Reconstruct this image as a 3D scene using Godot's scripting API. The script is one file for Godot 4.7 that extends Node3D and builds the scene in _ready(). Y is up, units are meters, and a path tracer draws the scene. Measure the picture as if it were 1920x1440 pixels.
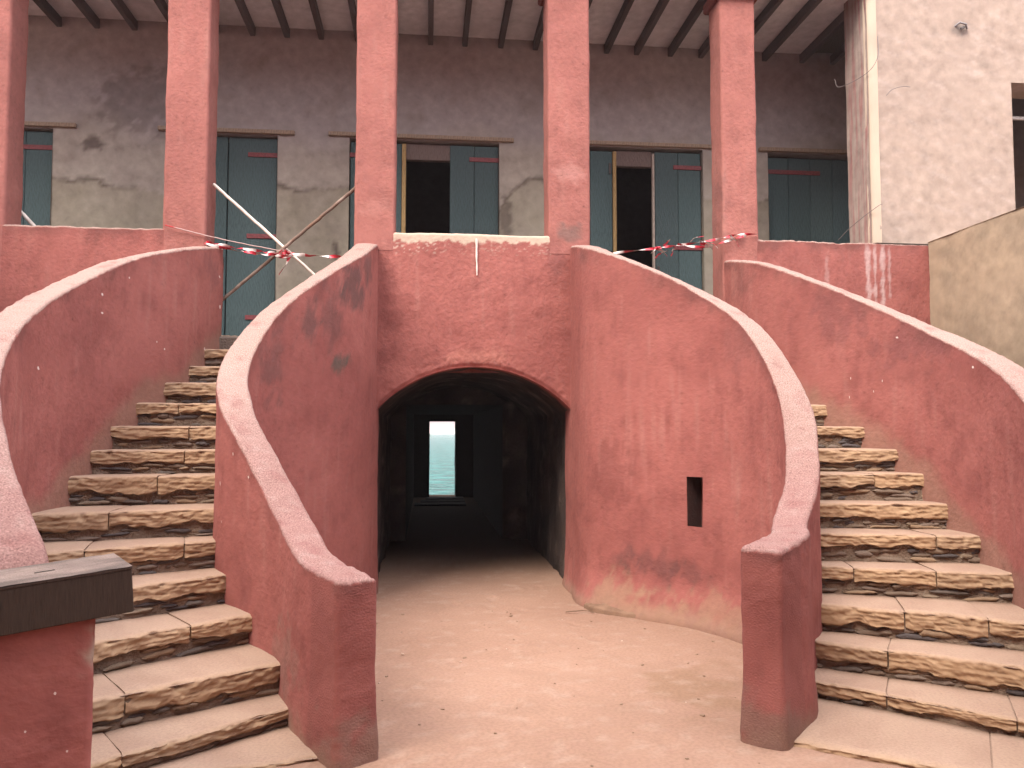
extends Node3D

# ------------------------------------------------------------------ helpers
class MB:
	var v := PackedVector3Array()
	var n := PackedVector3Array()
	var c := PackedColorArray()
	var ix := PackedInt32Array()

	# P[u * nv + w]; normal = du x dw (flip turns it round); skip(u, w) leaves a cell open
	func grid(P: PackedVector3Array, C: PackedColorArray, nu: int, nv: int, flip := false, skip = null, loop_w := false) -> void:
		var base := v.size()
		for u in nu:
			var u0 := maxi(u - 1, 0) * nv
			var u1 := mini(u + 1, nu - 1) * nv
			for w in nv:
				var w0 := maxi(w - 1, 0)
				var w1 := mini(w + 1, nv - 1)
				if loop_w:
					w0 = (w - 1 + nv - 1) % (nv - 1)
					w1 = (w + 1) % (nv - 1)
				var du := P[u1 + w] - P[u0 + w]
				var dw := P[u * nv + w1] - P[u * nv + w0]
				var nn := du.cross(dw)
				if nn.length_squared() < 1e-16:
					nn = Vector3.UP
				nn = nn.normalized()
				n.append(-nn if flip else nn)
		v.append_array(P)
		c.append_array(C)
		var has_skip: bool = skip != null
		for u in nu - 1:
			for w in nv - 1:
				if has_skip and skip.call(u, w):
					continue
				var a := base + u * nv + w
				var b := a + 1
				var d := a + nv
				var e := d + 1
				if flip:
					ix.append_array(PackedInt32Array([a, e, b, a, d, e]))
				else:
					ix.append_array(PackedInt32Array([a, b, e, a, e, d]))

	func fan(ring: PackedVector3Array, col: PackedColorArray, out_dir: Vector3) -> void:
		var base := v.size()
		var m := Vector3.ZERO
		var mc := Color(0, 0, 0)
		for k in ring.size():
			m += ring[k] / ring.size()
			mc += col[k] / ring.size()
		v.append(m); n.append(out_dir); c.append(mc)
		for k in ring.size():
			v.append(ring[k]); n.append(out_dir); c.append(col[k])
		for k in ring.size():
			var k2 := (k + 1) % ring.size()
			var cr := (ring[k] - m).cross(ring[k2] - m)
			if cr.dot(out_dir) > 0:
				ix.append_array(PackedInt32Array([base, base + 1 + k2, base + 1 + k]))
			else:
				ix.append_array(PackedInt32Array([base, base + 1 + k, base + 1 + k2]))

	func quad(a: Vector3, b: Vector3, d: Vector3, e: Vector3, col: Color) -> void:   # a b d e in order round the face
		var base := v.size()
		var nn := (b - a).cross(e - a).normalized()
		for p in [a, b, d, e]:
			v.append(p); n.append(nn); c.append(col)
		ix.append_array(PackedInt32Array([base, base + 2, base + 1, base, base + 3, base + 2]))

	# a box along its own axes with chamfered edges
	func box(at: Vector3, size: Vector3, col: Color, basis := Basis.IDENTITY, ch := 0.006) -> void:
		var h := size / 2
		var k := minf(ch, minf(h.x, minf(h.y, h.z)) * 0.45)
		var ax := [Vector3.RIGHT, Vector3.UP, Vector3.BACK]
		for i in 3:
			var j := (i + 1) % 3
			var l := (i + 2) % 3
			for s: float in [-1.0, 1.0]:
				var o: Vector3 = ax[i] * h[i] * s
				var p: Vector3 = ax[j] * (h[j] - k)
				var q: Vector3 = ax[l] * (h[l] - k) * s
				face([o - p - q, o + p - q, o + p + q, o - p + q], col, at, basis)
			for s: float in [-1.0, 1.0]:
				for r: float in [-1.0, 1.0]:
					var e0: Vector3 = ax[i] * s * h[i] + ax[j] * r * (h[j] - k)
					var e1: Vector3 = ax[i] * s * (h[i] - k) + ax[j] * r * h[j]
					var t: Vector3 = ax[l] * (h[l] - k)
					var ps := [e0 - t, e1 - t, e1 + t, e0 + t]
					if (ps[1] - ps[0]).cross(ps[3] - ps[0]).dot(e0 + e1) < 0:
						ps.reverse()
					face(ps, col, at, basis)
		for sx: float in [-1.0, 1.0]:
			for sy: float in [-1.0, 1.0]:
				for sz: float in [-1.0, 1.0]:
					var s3 := Vector3(sx, sy, sz)
					var a := s3 * Vector3(h.x, h.y - k, h.z - k)
					var b := s3 * Vector3(h.x - k, h.y, h.z - k)
					var d := s3 * Vector3(h.x - k, h.y - k, h.z)
					if (b - a).cross(d - a).dot(s3) < 0:
						var x := b
						b = d
						d = x
					face([a, b, d], col, at, basis)

	func face(ps: Array, col: Color, at: Vector3, basis: Basis) -> void:
		var base := v.size()
		var nn: Vector3 = (basis * ((ps[1] - ps[0]).cross(ps[2] - ps[0]))).normalized()
		for p in ps:
			v.append(at + basis * p); n.append(nn); c.append(col)
		for k in range(1, ps.size() - 1):
			ix.append_array(PackedInt32Array([base, base + k + 1, base + k]))

	func tube(path: PackedVector3Array, rad: Callable, colr: Callable, sides := 8) -> void:
		var P := PackedVector3Array()
		var C := PackedColorArray()
		var up := Vector3(0.13, 0.31, 0.94).normalized()
		for i in path.size():
			var t := (path[mini(i + 1, path.size() - 1)] - path[maxi(i - 1, 0)]).normalized()
			var a := t.cross(up).normalized()
			var b := t.cross(a)
			var f := float(i) / (path.size() - 1)
			for k in sides + 1:
				var an := TAU * k / sides
				P.append(path[i] + (a * cos(an) + b * sin(an)) * rad.call(f))
				C.append(colr.call(f))
		grid(P, C, path.size(), sides + 1, false, null, true)
		for e in [0, path.size() - 1]:
			var dir := (path[0] - path[1]) if e == 0 else (path[-1] - path[-2])
			fan(P.slice(e * (sides + 1), e * (sides + 1) + sides), C.slice(e * (sides + 1), e * (sides + 1) + sides), dir.normalized())

	func mesh() -> ArrayMesh:
		var arr := []
		arr.resize(Mesh.ARRAY_MAX)
		arr[Mesh.ARRAY_VERTEX] = v
		arr[Mesh.ARRAY_NORMAL] = n
		arr[Mesh.ARRAY_COLOR] = c
		arr[Mesh.ARRAY_INDEX] = ix
		var m := ArrayMesh.new()
		m.add_surface_from_arrays(Mesh.PRIMITIVE_TRIANGLES, arr)
		return m

var NL := FastNoiseLite.new()     # broad
var NH := FastNoiseLite.new()     # fine
var NR := FastNoiseLite.new()     # ridged
var rng := RandomNumberGenerator.new()
var M := {}
var used := {}

func nl(p: Vector3, s: float) -> float:
	return NL.get_noise_3d(p.x * s, p.y * s, p.z * s)

func nh(p: Vector3, s: float) -> float:
	return NH.get_noise_3d(p.x * s + 31.0, p.y * s, p.z * s + 7.0)

func W(x: float, y: float, d: float) -> Vector3:      # d metres in front of the camera's place, towards the house
	return Vector3(x, y, -d)

func numbered(called: String, parent: Node) -> String:
	var key := str(parent.get_instance_id()) + called
	var k: int = used.get(key, 0)
	used[key] = k + 1
	return called if k == 0 else "%s_%03d" % [called, k]

func put(called: String, mesh: Mesh, mat: Material, parent: Node = self) -> MeshInstance3D:
	var o := MeshInstance3D.new()
	o.name = numbered(called, parent)
	o.mesh = mesh
	mesh.surface_set_material(0, mat)
	o.cast_shadow = GeometryInstance3D.SHADOW_CASTING_SETTING_ON
	parent.add_child(o, true)
	return o

func thing(called: String, label: String, category: String, at := Vector3.ZERO, group := "") -> Node3D:
	var o := Node3D.new()
	o.name = numbered(called, self)
	o.position = at
	add_child(o, true)
	o.set_meta("label", label)
	o.set_meta("category", category)
	if group:
		o.set_meta("group", group)
	return o

func noise_tex(size: int, freq: float, octaves: int, stops: Array, cols: Array, sd: int, kind := FastNoiseLite.TYPE_SIMPLEX_SMOOTH) -> NoiseTexture2D:
	var f := FastNoiseLite.new()
	f.noise_type = kind
	f.seed = sd
	f.frequency = freq
	f.fractal_octaves = octaves
	f.fractal_gain = 0.55
	var t := NoiseTexture2D.new()
	t.width = size
	t.height = size
	t.seamless = true
	t.seamless_blend_skirt = 0.25
	t.noise = f
	var g := Gradient.new()
	g.offsets = PackedFloat32Array(stops)
	var pc := PackedColorArray()
	for x in cols:
		pc.append(Color(x, x, x) if x is float else x)
	g.colors = pc
	t.color_ramp = g
	return t

func height_tex(size: int, freq: float, octaves: int, sd: int, kind := FastNoiseLite.TYPE_SIMPLEX_SMOOTH) -> NoiseTexture2D:
	return noise_tex(size, freq, octaves, [0.0, 1.0], [0.0, 1.0], sd, kind)

func mat(called: String, rough: float, tex: Texture2D, tile: float, height: Texture2D, relief: float, tint := Color.WHITE, spec := 0.35) -> StandardMaterial3D:
	var m := StandardMaterial3D.new()
	m.resource_name = called
	m.albedo_color = tint
	m.vertex_color_use_as_albedo = true
	m.roughness = rough
	m.metallic_specular = spec
	m.uv1_triplanar = true
	m.uv1_world_triplanar = true
	m.uv1_scale = Vector3.ONE / tile
	if tex:
		m.albedo_texture = tex
	if height:
		m.heightmap_enabled = true
		m.heightmap_texture = height
		m.heightmap_scale = relief
	M[called] = m
	return m

func materials() -> void:
	var stucco := noise_tex(1024, 0.022, 6, [0.0, 0.12, 0.24, 0.5, 0.8, 1.0], [0.62, 0.82, 0.92, 0.95, 0.98, 1.0], 3)
	var stucco_h := height_tex(1024, 0.035, 6, 4)
	var speck := noise_tex(1024, 0.09, 3, [0.0, 0.3, 0.42, 0.58, 0.7, 0.78, 1.0], [0.55, 0.66, 0.78, 0.84, 0.9, 1.0, 1.0], 5)
	var speck_h := height_tex(1024, 0.085, 3, 5)
	var rough := noise_tex(1024, 0.09, 3, [0.0, 0.3, 0.5, 0.74, 0.8, 1.0], [0.8, 0.88, 0.91, 0.93, Color(1.0, 1.3, 1.3), Color(1.0, 1.4, 1.4)], 5)
	var sand := noise_tex(1024, 0.05, 5, [0.0, 0.35, 0.5, 0.65, 1.0], [0.88, 0.94, 0.96, 0.98, 1.0], 6)
	var sand_h := height_tex(1024, 0.06, 5, 7)
	var rock := noise_tex(1024, 0.03, 5, [0.0, 0.3, 0.5, 0.7, 1.0], [0.86, 0.94, 0.96, 0.985, 1.0], 8)
	var rock_h := height_tex(1024, 0.03, 5, 9, FastNoiseLite.TYPE_PERLIN)
	var plaster := noise_tex(1024, 0.012, 6, [0.0, 0.3, 0.45, 0.6, 0.75, 1.0], [0.86, 0.93, 0.95, 0.97, 1.0, 1.0], 10)
	var plaster_h := height_tex(1024, 0.014, 6, 11)
	mat("red", 0.9, stucco, 1.5, stucco_h, 0.32, TONE, 0.25)
	mat("cap", 0.95, speck, 1.1, speck_h, 0.3, TONE, 0.2)
	mat("rough_red", 0.95, rough, 1.2, speck_h, 0.28, TONE, 0.3)
	mat("sand", 1.0, sand, 1.6, sand_h, 0.1, TONE, 0.1)
	mat("stone", 0.95, rock, 0.7, rock_h, 0.12, TONE, 0.2)
	mat("mortar", 1.0, rock, 0.5, rock_h, 1.2, TONE, 0.1)
	mat("plaster", 0.95, plaster, 2.2, plaster_h, 0.2, TONE, 0.2)
	mat("passage", 0.95, rock, 1.3, rock_h, 1.2, Color.WHITE, 0.15)
	mat("limewash", 0.95, plaster, 2.2, plaster_h, 0.3, Color.WHITE, 0.2)
	var grain := noise_tex(512, 0.02, 4, [0.0, 0.4, 0.6, 1.0], [0.72, 0.9, 0.96, 1.0], 12)
	var grain_h := height_tex(512, 0.03, 3, 13)
	var wd := mat("wood", 0.75, grain, 0.6, grain_h, 0.25, Color.WHITE, 0.35)
	wd.uv1_scale = Vector3(9.0, 0.9, 9.0)
	mat("iron", 0.6, grain, 0.4, grain_h, 0.2, Color.WHITE, 0.5)
	mat("plain", 0.8, null, 1.0, null, 0.0)
	mat("plastic", 0.4, null, 1.0, null, 0.0, Color.WHITE, 0.5)
	var sea := StandardMaterial3D.new()
	sea.resource_name = "sea"
	sea.albedo_color = Color(0.012, 0.14, 0.125).linear_to_srgb()
	sea.albedo_texture = noise_tex(512, 0.02, 4, [0.0, 0.4, 0.6, 1.0], [0.5, 0.75, 0.9, 1.0], 15)
	sea.roughness = 0.4
	sea.metallic_specular = 0.2
	sea.uv1_triplanar = true
	sea.uv1_world_triplanar = true
	sea.uv1_scale = Vector3(0.05, 0.1, 0.1)
	sea.heightmap_enabled = true
	sea.heightmap_texture = height_tex(1024, 0.02, 5, 14)
	sea.heightmap_scale = 60.0
	M["sea"] = sea

# ------------------------------------------------------------------ colours (linear base colours)
const TONE := Color(0.809, 0.809, 0.809)      # 0.62 in linear light
const RED_A := Color(0.4, 0.136, 0.119)
const RED_B := Color(0.49, 0.176, 0.152)
const RED_C := Color(0.32, 0.107, 0.096)
const DUST := Color(0.42, 0.26, 0.19)
const SOOT := Color(0.11, 0.085, 0.08)
const PALE := Color(0.62, 0.37, 0.315)

func red_paint(p: Vector3, cfg: Dictionary) -> Color:
	var a := nl(p, 0.55)
	var b := nh(p, 2.6)
	var s := NH.get_noise_3d(p.x * 9.0, p.y * 0.8, p.z * 9.0)
	var col := RED_A.lerp(RED_B, clampf(0.5 + a * 1.1 + b * 0.35, 0, 1))
	col = col.lerp(RED_C, clampf(-0.15 - b * 0.9 - s * 0.5, 0, 0.55))
	col = col.lerp(PALE, clampf(s * 0.35 - 0.12 + a * 0.15, 0, 0.22))
	var hs := 0.0
	if cfg.has("steps"):
		var sts: Array = cfg.steps
		for i in sts.size() - 1:
			if -p.z >= sts[i][0] and -p.z < sts[i + 1][0]:
				hs = lerpf(sts[i][1], sts[i + 1][1], (-p.z - sts[i][0]) / (sts[i + 1][0] - sts[i][0])) - 0.05
		if sts.size() and -p.z >= sts[-1][0]:
			hs = sts[-1][1]
	var k := p.y - hs
	var edge := 0.11 + 0.11 * nh(p, 1.6) + 0.05 * nh(p, 6.0)
	col = col.lerp(DUST, smoothstep(edge + 0.09, edge - 0.09, k) * (0.85 if hs < 0.02 else 0.6))
	for bl in cfg.get("blots", []):
		var q: Vector3 = (p - bl[0]) / bl[1]
		var dd := q.length()
		if dd < 1.6:
			var w := smoothstep(1.0, 0.35, dd + 0.75 * nh(p, 5.0) + 0.35 * NH.get_noise_3d(p.x * 26.0, p.y * 18.0, p.z * 26.0))
			col = col.lerp(bl[2], w * bl[3])
	return col

func cap_paint(p: Vector3) -> Color:
	var t := smoothstep(0.9, 2.3, p.y + 0.3 * nl(p, 1.2))
	var col := Color(0.55, 0.31, 0.28).lerp(Color(0.68, 0.46, 0.4), t)
	col = col.lerp(Color(0.42, 0.17, 0.16), clampf(nh(p, 4.0) * 0.9 - 0.18, 0, 0.45))
	return col.lerp(Color(0.7, 0.5, 0.45), clampf(-nh(p, 7.0) * 0.8 - 0.1, 0, 0.5))

func dent(p: Vector3) -> float:
	return 0.009 * nl(p, 1.3) + 0.005 * nh(p, 3.5) + 0.0018 * nh(p, 16.0)

# ------------------------------------------------------------------ curved and straight walls
func spline(pts: Array, per: int) -> PackedVector3Array:
	var out := PackedVector3Array()
	var m := pts.size() - 1
	for i in m:
		var b: Vector3 = pts[i]
		var c: Vector3 = pts[i + 1]
		var a: Vector3 = pts[i - 1] if i > 0 else 2 * b - c
		var d: Vector3 = pts[i + 2] if i + 2 <= m else 2 * c - b
		for k in per:
			out.append(b.cubic_interpolate(c, a, d, float(k) / per) if false else cr(a, b, c, d, float(k) / per))
	out.append(pts[m])
	return out

func cr(a: Vector3, b: Vector3, c: Vector3, d: Vector3, u: float) -> Vector3:
	return 0.5 * (2 * b + (c - a) * u + (2 * a - 5 * b + 4 * c - d) * u * u + (3 * b - a - 3 * c + d) * u * u * u)

# path: Vector3(x, top, z) from the house to the free end
func loft_wall(body_name: String, cap_name: String, parent: Node3D, path: PackedVector3Array, thick: float, bottom: float, cfg: Dictionary) -> void:
	var r := 0.026
	var cnt := path.size()
	var tan := PackedVector3Array()
	for i in cnt:
		var t := path[mini(i + 1, cnt - 1)] - path[maxi(i - 1, 0)]
		t.y = 0
		tan.append(t.normalized())
	var pth := path.duplicate()
	pth[cnt - 1] = pth[cnt - 1] - tan[cnt - 1] * r
	var fin := pth[cnt - 1]
	var keep := cnt - 1
	while keep > 2 and (fin - pth[keep - 1]).dot(tan[cnt - 1]) < 0.008:
		keep -= 1
	pth = pth.slice(0, keep)
	pth.append(fin)
	var tl := tan[cnt - 1]
	tan = tan.slice(0, keep)
	tan.append(tl)
	cnt = pth.size()
	var O := PackedVector3Array()      # outline with y = top
	var ON := PackedVector3Array()
	var OI := PackedVector3Array()     # inset by r
	for i in cnt:
		var nn := Vector3(-tan[i].z, 0, tan[i].x)
		O.append(pth[i] + nn * thick / 2); ON.append(nn); OI.append(pth[i] + nn * (thick / 2 - r))
	var e := pth[cnt - 1]
	var te := tan[cnt - 1]
	var ne := Vector3(-te.z, 0, te.x)
	for k in range(1, 6):
		var an := PI / 2 * k / 5
		var dir := ne * cos(an) + te * sin(an)
		O.append(e + ne * (thick / 2 - r) + dir * r); ON.append(dir); OI.append(e + ne * (thick / 2 - r))
	for k in range(1, 9):
		var q := e + ne * lerpf(thick / 2 - r, -thick / 2 + r, k / 8.0)
		O.append(q + te * r); ON.append(te); OI.append(q)
	for k in range(1, 5):
		var an := PI / 2 * k / 5
		var dir := te * cos(an) - ne * sin(an)
		O.append(e - ne * (thick / 2 - r) + dir * r); ON.append(dir); OI.append(e - ne * (thick / 2 - r))
	for j in cnt:
		var i := cnt - 1 - j
		var nn := Vector3(-tan[i].z, 0, tan[i].x)
		O.append(pth[i] - nn * thick / 2); ON.append(-nn); OI.append(pth[i] - nn * (thick / 2 - r))
	var mo := O.size()
	var rows: int = cfg.get("rows", 56)
	var P := PackedVector3Array()
	var C := PackedColorArray()
	var flare: float = cfg.get("flare", 0.02)
	var sl = cfg.get("slit")
	for j in mo:
		var top := O[j].y - r
		for w in rows:
			var f := float(w) / (rows - 1)
			var y := lerpf(bottom, top, f)
			if sl:
				var ya := minf(sl[0], top * 0.72)
				var yb := minf(sl[1], top * 0.9)
				if f < 0.4:
					y = lerpf(bottom, ya, f / 0.4)
				elif f < 0.6:
					y = lerpf(ya, yb, (f - 0.4) / 0.2)
				else:
					y = lerpf(yb, top, (f - 0.6) / 0.4)
			var q := Vector3(O[j].x, y, O[j].z)
			var out := dent(q) + flare * smoothstep(0.45, 0.0, y)
			if cfg.has("push"):
				out += cfg.push.call(q, ON[j])
			P.append(q + ON[j] * out)
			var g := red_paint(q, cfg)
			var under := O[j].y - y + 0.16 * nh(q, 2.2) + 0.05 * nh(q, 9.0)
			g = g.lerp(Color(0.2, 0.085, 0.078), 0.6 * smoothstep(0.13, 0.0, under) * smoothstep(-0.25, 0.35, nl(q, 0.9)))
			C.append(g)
	var mb := MB.new()
	var hole = null
	if sl:
		hole = func(u: int, w: int) -> bool:
			var a := P[u * rows + w]
			var b := P[(u + 1) * rows + w + 1]
			var m := (a + b) / 2
			return Vector2(m.x - sl[2].x, m.z - sl[2].z).length() < sl[3] and m.y > sl[0] and m.y < sl[1]
	if cfg.get("post", false):
		var lo := cnt - 16
		var hi := mo - 1 - (cnt - 16)
		mb.grid(P, C, mo, rows, false, func(u: int, w: int) -> bool: return (u >= lo and u < hi) or (hole != null and hole.call(u, w)))
		var eb := MB.new()
		eb.grid(P, C, mo, rows, false, func(u: int, _w: int) -> bool: return u < lo or u >= hi)
		put("post_face", eb.mesh(), M.rough_red, parent)
	else:
		mb.grid(P, C, mo, rows, false, hole)
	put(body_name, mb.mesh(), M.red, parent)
	# cap: rounded edge, then the top
	var cb := MB.new()
	var A := PackedVector3Array()
	var AC := PackedColorArray()
	for j in mo:
		for w in 6:
			var an := PI / 2 * w / 5
			var dir := ON[j] * cos(an) + Vector3.UP * sin(an)
			var q := Vector3(O[j].x, O[j].y - r, O[j].z)
			var out := dent(q)
			var ctr := OI[j] - Vector3.UP * r
			A.append(ctr + dir * (r + out + (0.006 * nh(ctr, 13.0) - 0.03 * maxf(0, nh(ctr, 8.0) - 0.3)) * sin(an)))
			AC.append(red_paint(q, cfg).lerp(cap_paint(q), smoothstep(0.4, 1.9, w + 1.3 * nh(ctr, 11.0))))
	cb.grid(A, AC, mo, 6)
	var T := PackedVector3Array()
	var TC := PackedColorArray()
	for i in cnt:
		var a := A[i * 6 + 5]
		var b := A[(mo - 1 - i) * 6 + 5]
		for k in 9:
			var f := k / 8.0
			var q := a.lerp(b, f)
			if i == cnt - 1 and k > 0:
				q = A[(cnt + 4 + k) * 6 + 5]
			q.y += sin(f * PI) * (0.006 + 0.006 * nh(q, 5.0)) * clampf((cnt - 1 - i) / 5.0, 0, 1)
			T.append(q)
			TC.append(cap_paint(q))
	cb.grid(T, TC, cnt, 9, false)
	put(cap_name, cb.mesh(), M.cap, parent)

# ------------------------------------------------------------------ stairs
func tread_stone(parent: Node3D, f0: Vector3, f1: Vector3, b0: Vector3, b1: Vector3, thick: float, tone: float) -> void:
	var ln := (f1 - f0).length()
	var nu := maxi(10, int(ln / 0.017))
	var along := (f1 - f0).normalized()
	var back := Vector3.UP.cross(along).normalized()
	if back.dot(b0 - f0) < 0:
		back = -back
	var sd := rng.randf() * 50.0
	var prof := [[1.0, -1.0], [1.0, 0.0], [0.75, 0.0], [0.5, 0.0], [0.32, 0.0], [0.2, 0.0], [0.11, 0.0], [0.055, -0.001], [0.022, -0.004], [0.006, -0.012]]
	for k in 13:
		prof.append([0.0, -0.16 - 0.84 * k / 12.0])
	prof.append([0.08, -1.0])
	prof.append([1.0, -1.0])
	var last := prof.size() - 3
	var P := PackedVector3Array()
	var C := PackedColorArray()
	var dust := Color(0.56, 0.385, 0.285)
	var ochre := Color(0.61, 0.4, 0.245).lerp(Color(0.5, 0.35, 0.235), tone)
	var chip_at := rng.randf_range(0.1, 0.9)
	for u in nu + 1:
		var f := float(u) / nu
		var a := f0.lerp(f1, f)
		var b := b0.lerp(b1, f)
		var ends := pow(1.0 - f, 16) + pow(f, 16)
		var sl := Vector3(f * ln + sd, 0, sd)
		var th := thick * (1.0 + 0.3 * nh(sl, 2.6) + 0.1 * nh(sl, 9.0))
		for w in prof.size():
			var pr: Array = prof[w]
			var q := a.lerp(b, pr[0])
			var yy: float = pr[1]
			q.y += yy * th if yy < -0.1 else yy
			var s := Vector3(f * ln + sd, q.y * 1.3, q.z + sd)
			if w >= 7 and w <= last:
				var strata := NR.get_noise_3d(s.x * 2.2, s.y * 24.0, s.z)
				var crag := NR.get_noise_3d(s.x * 6.5 + 9.0, s.y * 13.0, s.z * 3.0)
				var k := 0.009 * strata + 0.009 * crag + 0.009 * nh(s, 3.0) + 0.004 * nh(s, 22.0)
				k -= 0.022 * smoothstep(0.07, 0.0, absf(f - chip_at)) * smoothstep(-0.75, -0.05, yy)
				var part := 1.0 if w >= 10 else (w - 6) * 0.24
				q -= back * (k - 0.004) * part
				q += back * 0.012 * ends
			if w >= 1 and w <= 9:
				q.y += 0.004 * nh(s, 2.4) + 0.0015 * nh(s, 12.0) - 0.005 * ends
				if w >= 6:
					q.y -= 0.012 * maxf(0, nh(s, 6.0) - 0.12) + 0.006 * maxf(0, nh(s, 17.0))
			if w >= last:
				q.y += 0.012 * nh(s, 7.0)
			P.append(q)
			var cc := dust.lerp(Color(0.49, 0.325, 0.24), clampf(0.3 + nh(s, 3.0), 0, 1))
			if w >= 7:
				var st := NR.get_noise_3d(s.x * 2.2, s.y * 24.0, s.z)
				var cg := NR.get_noise_3d(s.x * 6.5 + 9.0, s.y * 13.0, s.z * 3.0)
				cc = ochre.lerp(Color(0.72, 0.5, 0.31), clampf(nh(s, 7.0) * 1.2, 0, 0.8))
				cc = cc.lerp(Color(0.27, 0.185, 0.13), clampf(-st * 0.75 - cg * 0.65 - 0.1 + nh(s, 11.0) * 0.5, 0, 0.52))
				if w <= 10:
					cc = cc.lerp(dust, 0.85 - 0.22 * (w - 7))
				if w >= last:
					cc = cc.lerp(Color(0.2, 0.14, 0.1), 0.4)
			C.append(cc)
	var mb := MB.new()
	mb.grid(P, C, nu + 1, prof.size(), false, null, true)
	var m := prof.size()
	mb.fan(P.slice(0, m - 1), C.slice(0, m - 1), -along)
	mb.fan(P.slice(nu * m, nu * m + m - 1), C.slice(nu * m, nu * m + m - 1), along)
	put("tread_stone", mb.mesh(), M.stone, parent)

var rubble_meshes: Array = []
var rubble_mats: Array = []

func make_rubble() -> void:
	for k in 9:
		var sd := 17.0 * k
		var mb := MB.new()
		var P := PackedVector3Array()
		var C := PackedColorArray()
		var nu := 7
		for u in nu + 1:
			var f := float(u) / nu
			var fx := (f - 0.5) * 2.0
			var wide := pow(1.0 - pow(absf(fx), 3.2), 0.5) if absf(fx) < 0.999 else 0.02
			for w in 9:
				var an := TAU * w / 8
				var cy := clampf(cos(an) * 1.25, -1, 1) * 0.5
				var cz := clampf(sin(an) * 1.25, -1, 1) * 0.5
				var q := Vector3(fx * 0.5, cy * wide, cz * (0.55 + 0.45 * wide))
				var s := Vector3(q.x * 2.0 + sd, cos(an) * 1.3, sin(an) * 1.3)
				var g := 0.24 * NH.get_noise_3d(s.x * 1.1, s.y, s.z) + 0.12 * NH.get_noise_3d(s.x * 3.0, s.y * 2.0, s.z * 2.0)
				q.y *= 1.0 + g * 1.5
				q.z *= 1.0 + g
				q.y += 0.13 * NH.get_noise_2d(s.x * 1.4, sd)
				P.append(q)
				C.append(Color(1, 1, 1) * (0.85 + 0.3 * g))
		mb.grid(P, C, nu + 1, 9, false, null, true)
		rubble_meshes.append(mb.mesh())
	for c in [Color(0.2, 0.15, 0.115), Color(0.15, 0.125, 0.11), Color(0.25, 0.19, 0.14), Color(0.3, 0.21, 0.14), Color(0.11, 0.095, 0.095), Color(0.22, 0.17, 0.14)]:
		rubble_mats.append(mat("rubble", 0.95, M.stone.albedo_texture, 0.35, M.stone.heightmap_texture, 0.4, (c * 1.05).linear_to_srgb(), 0.2))

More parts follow.
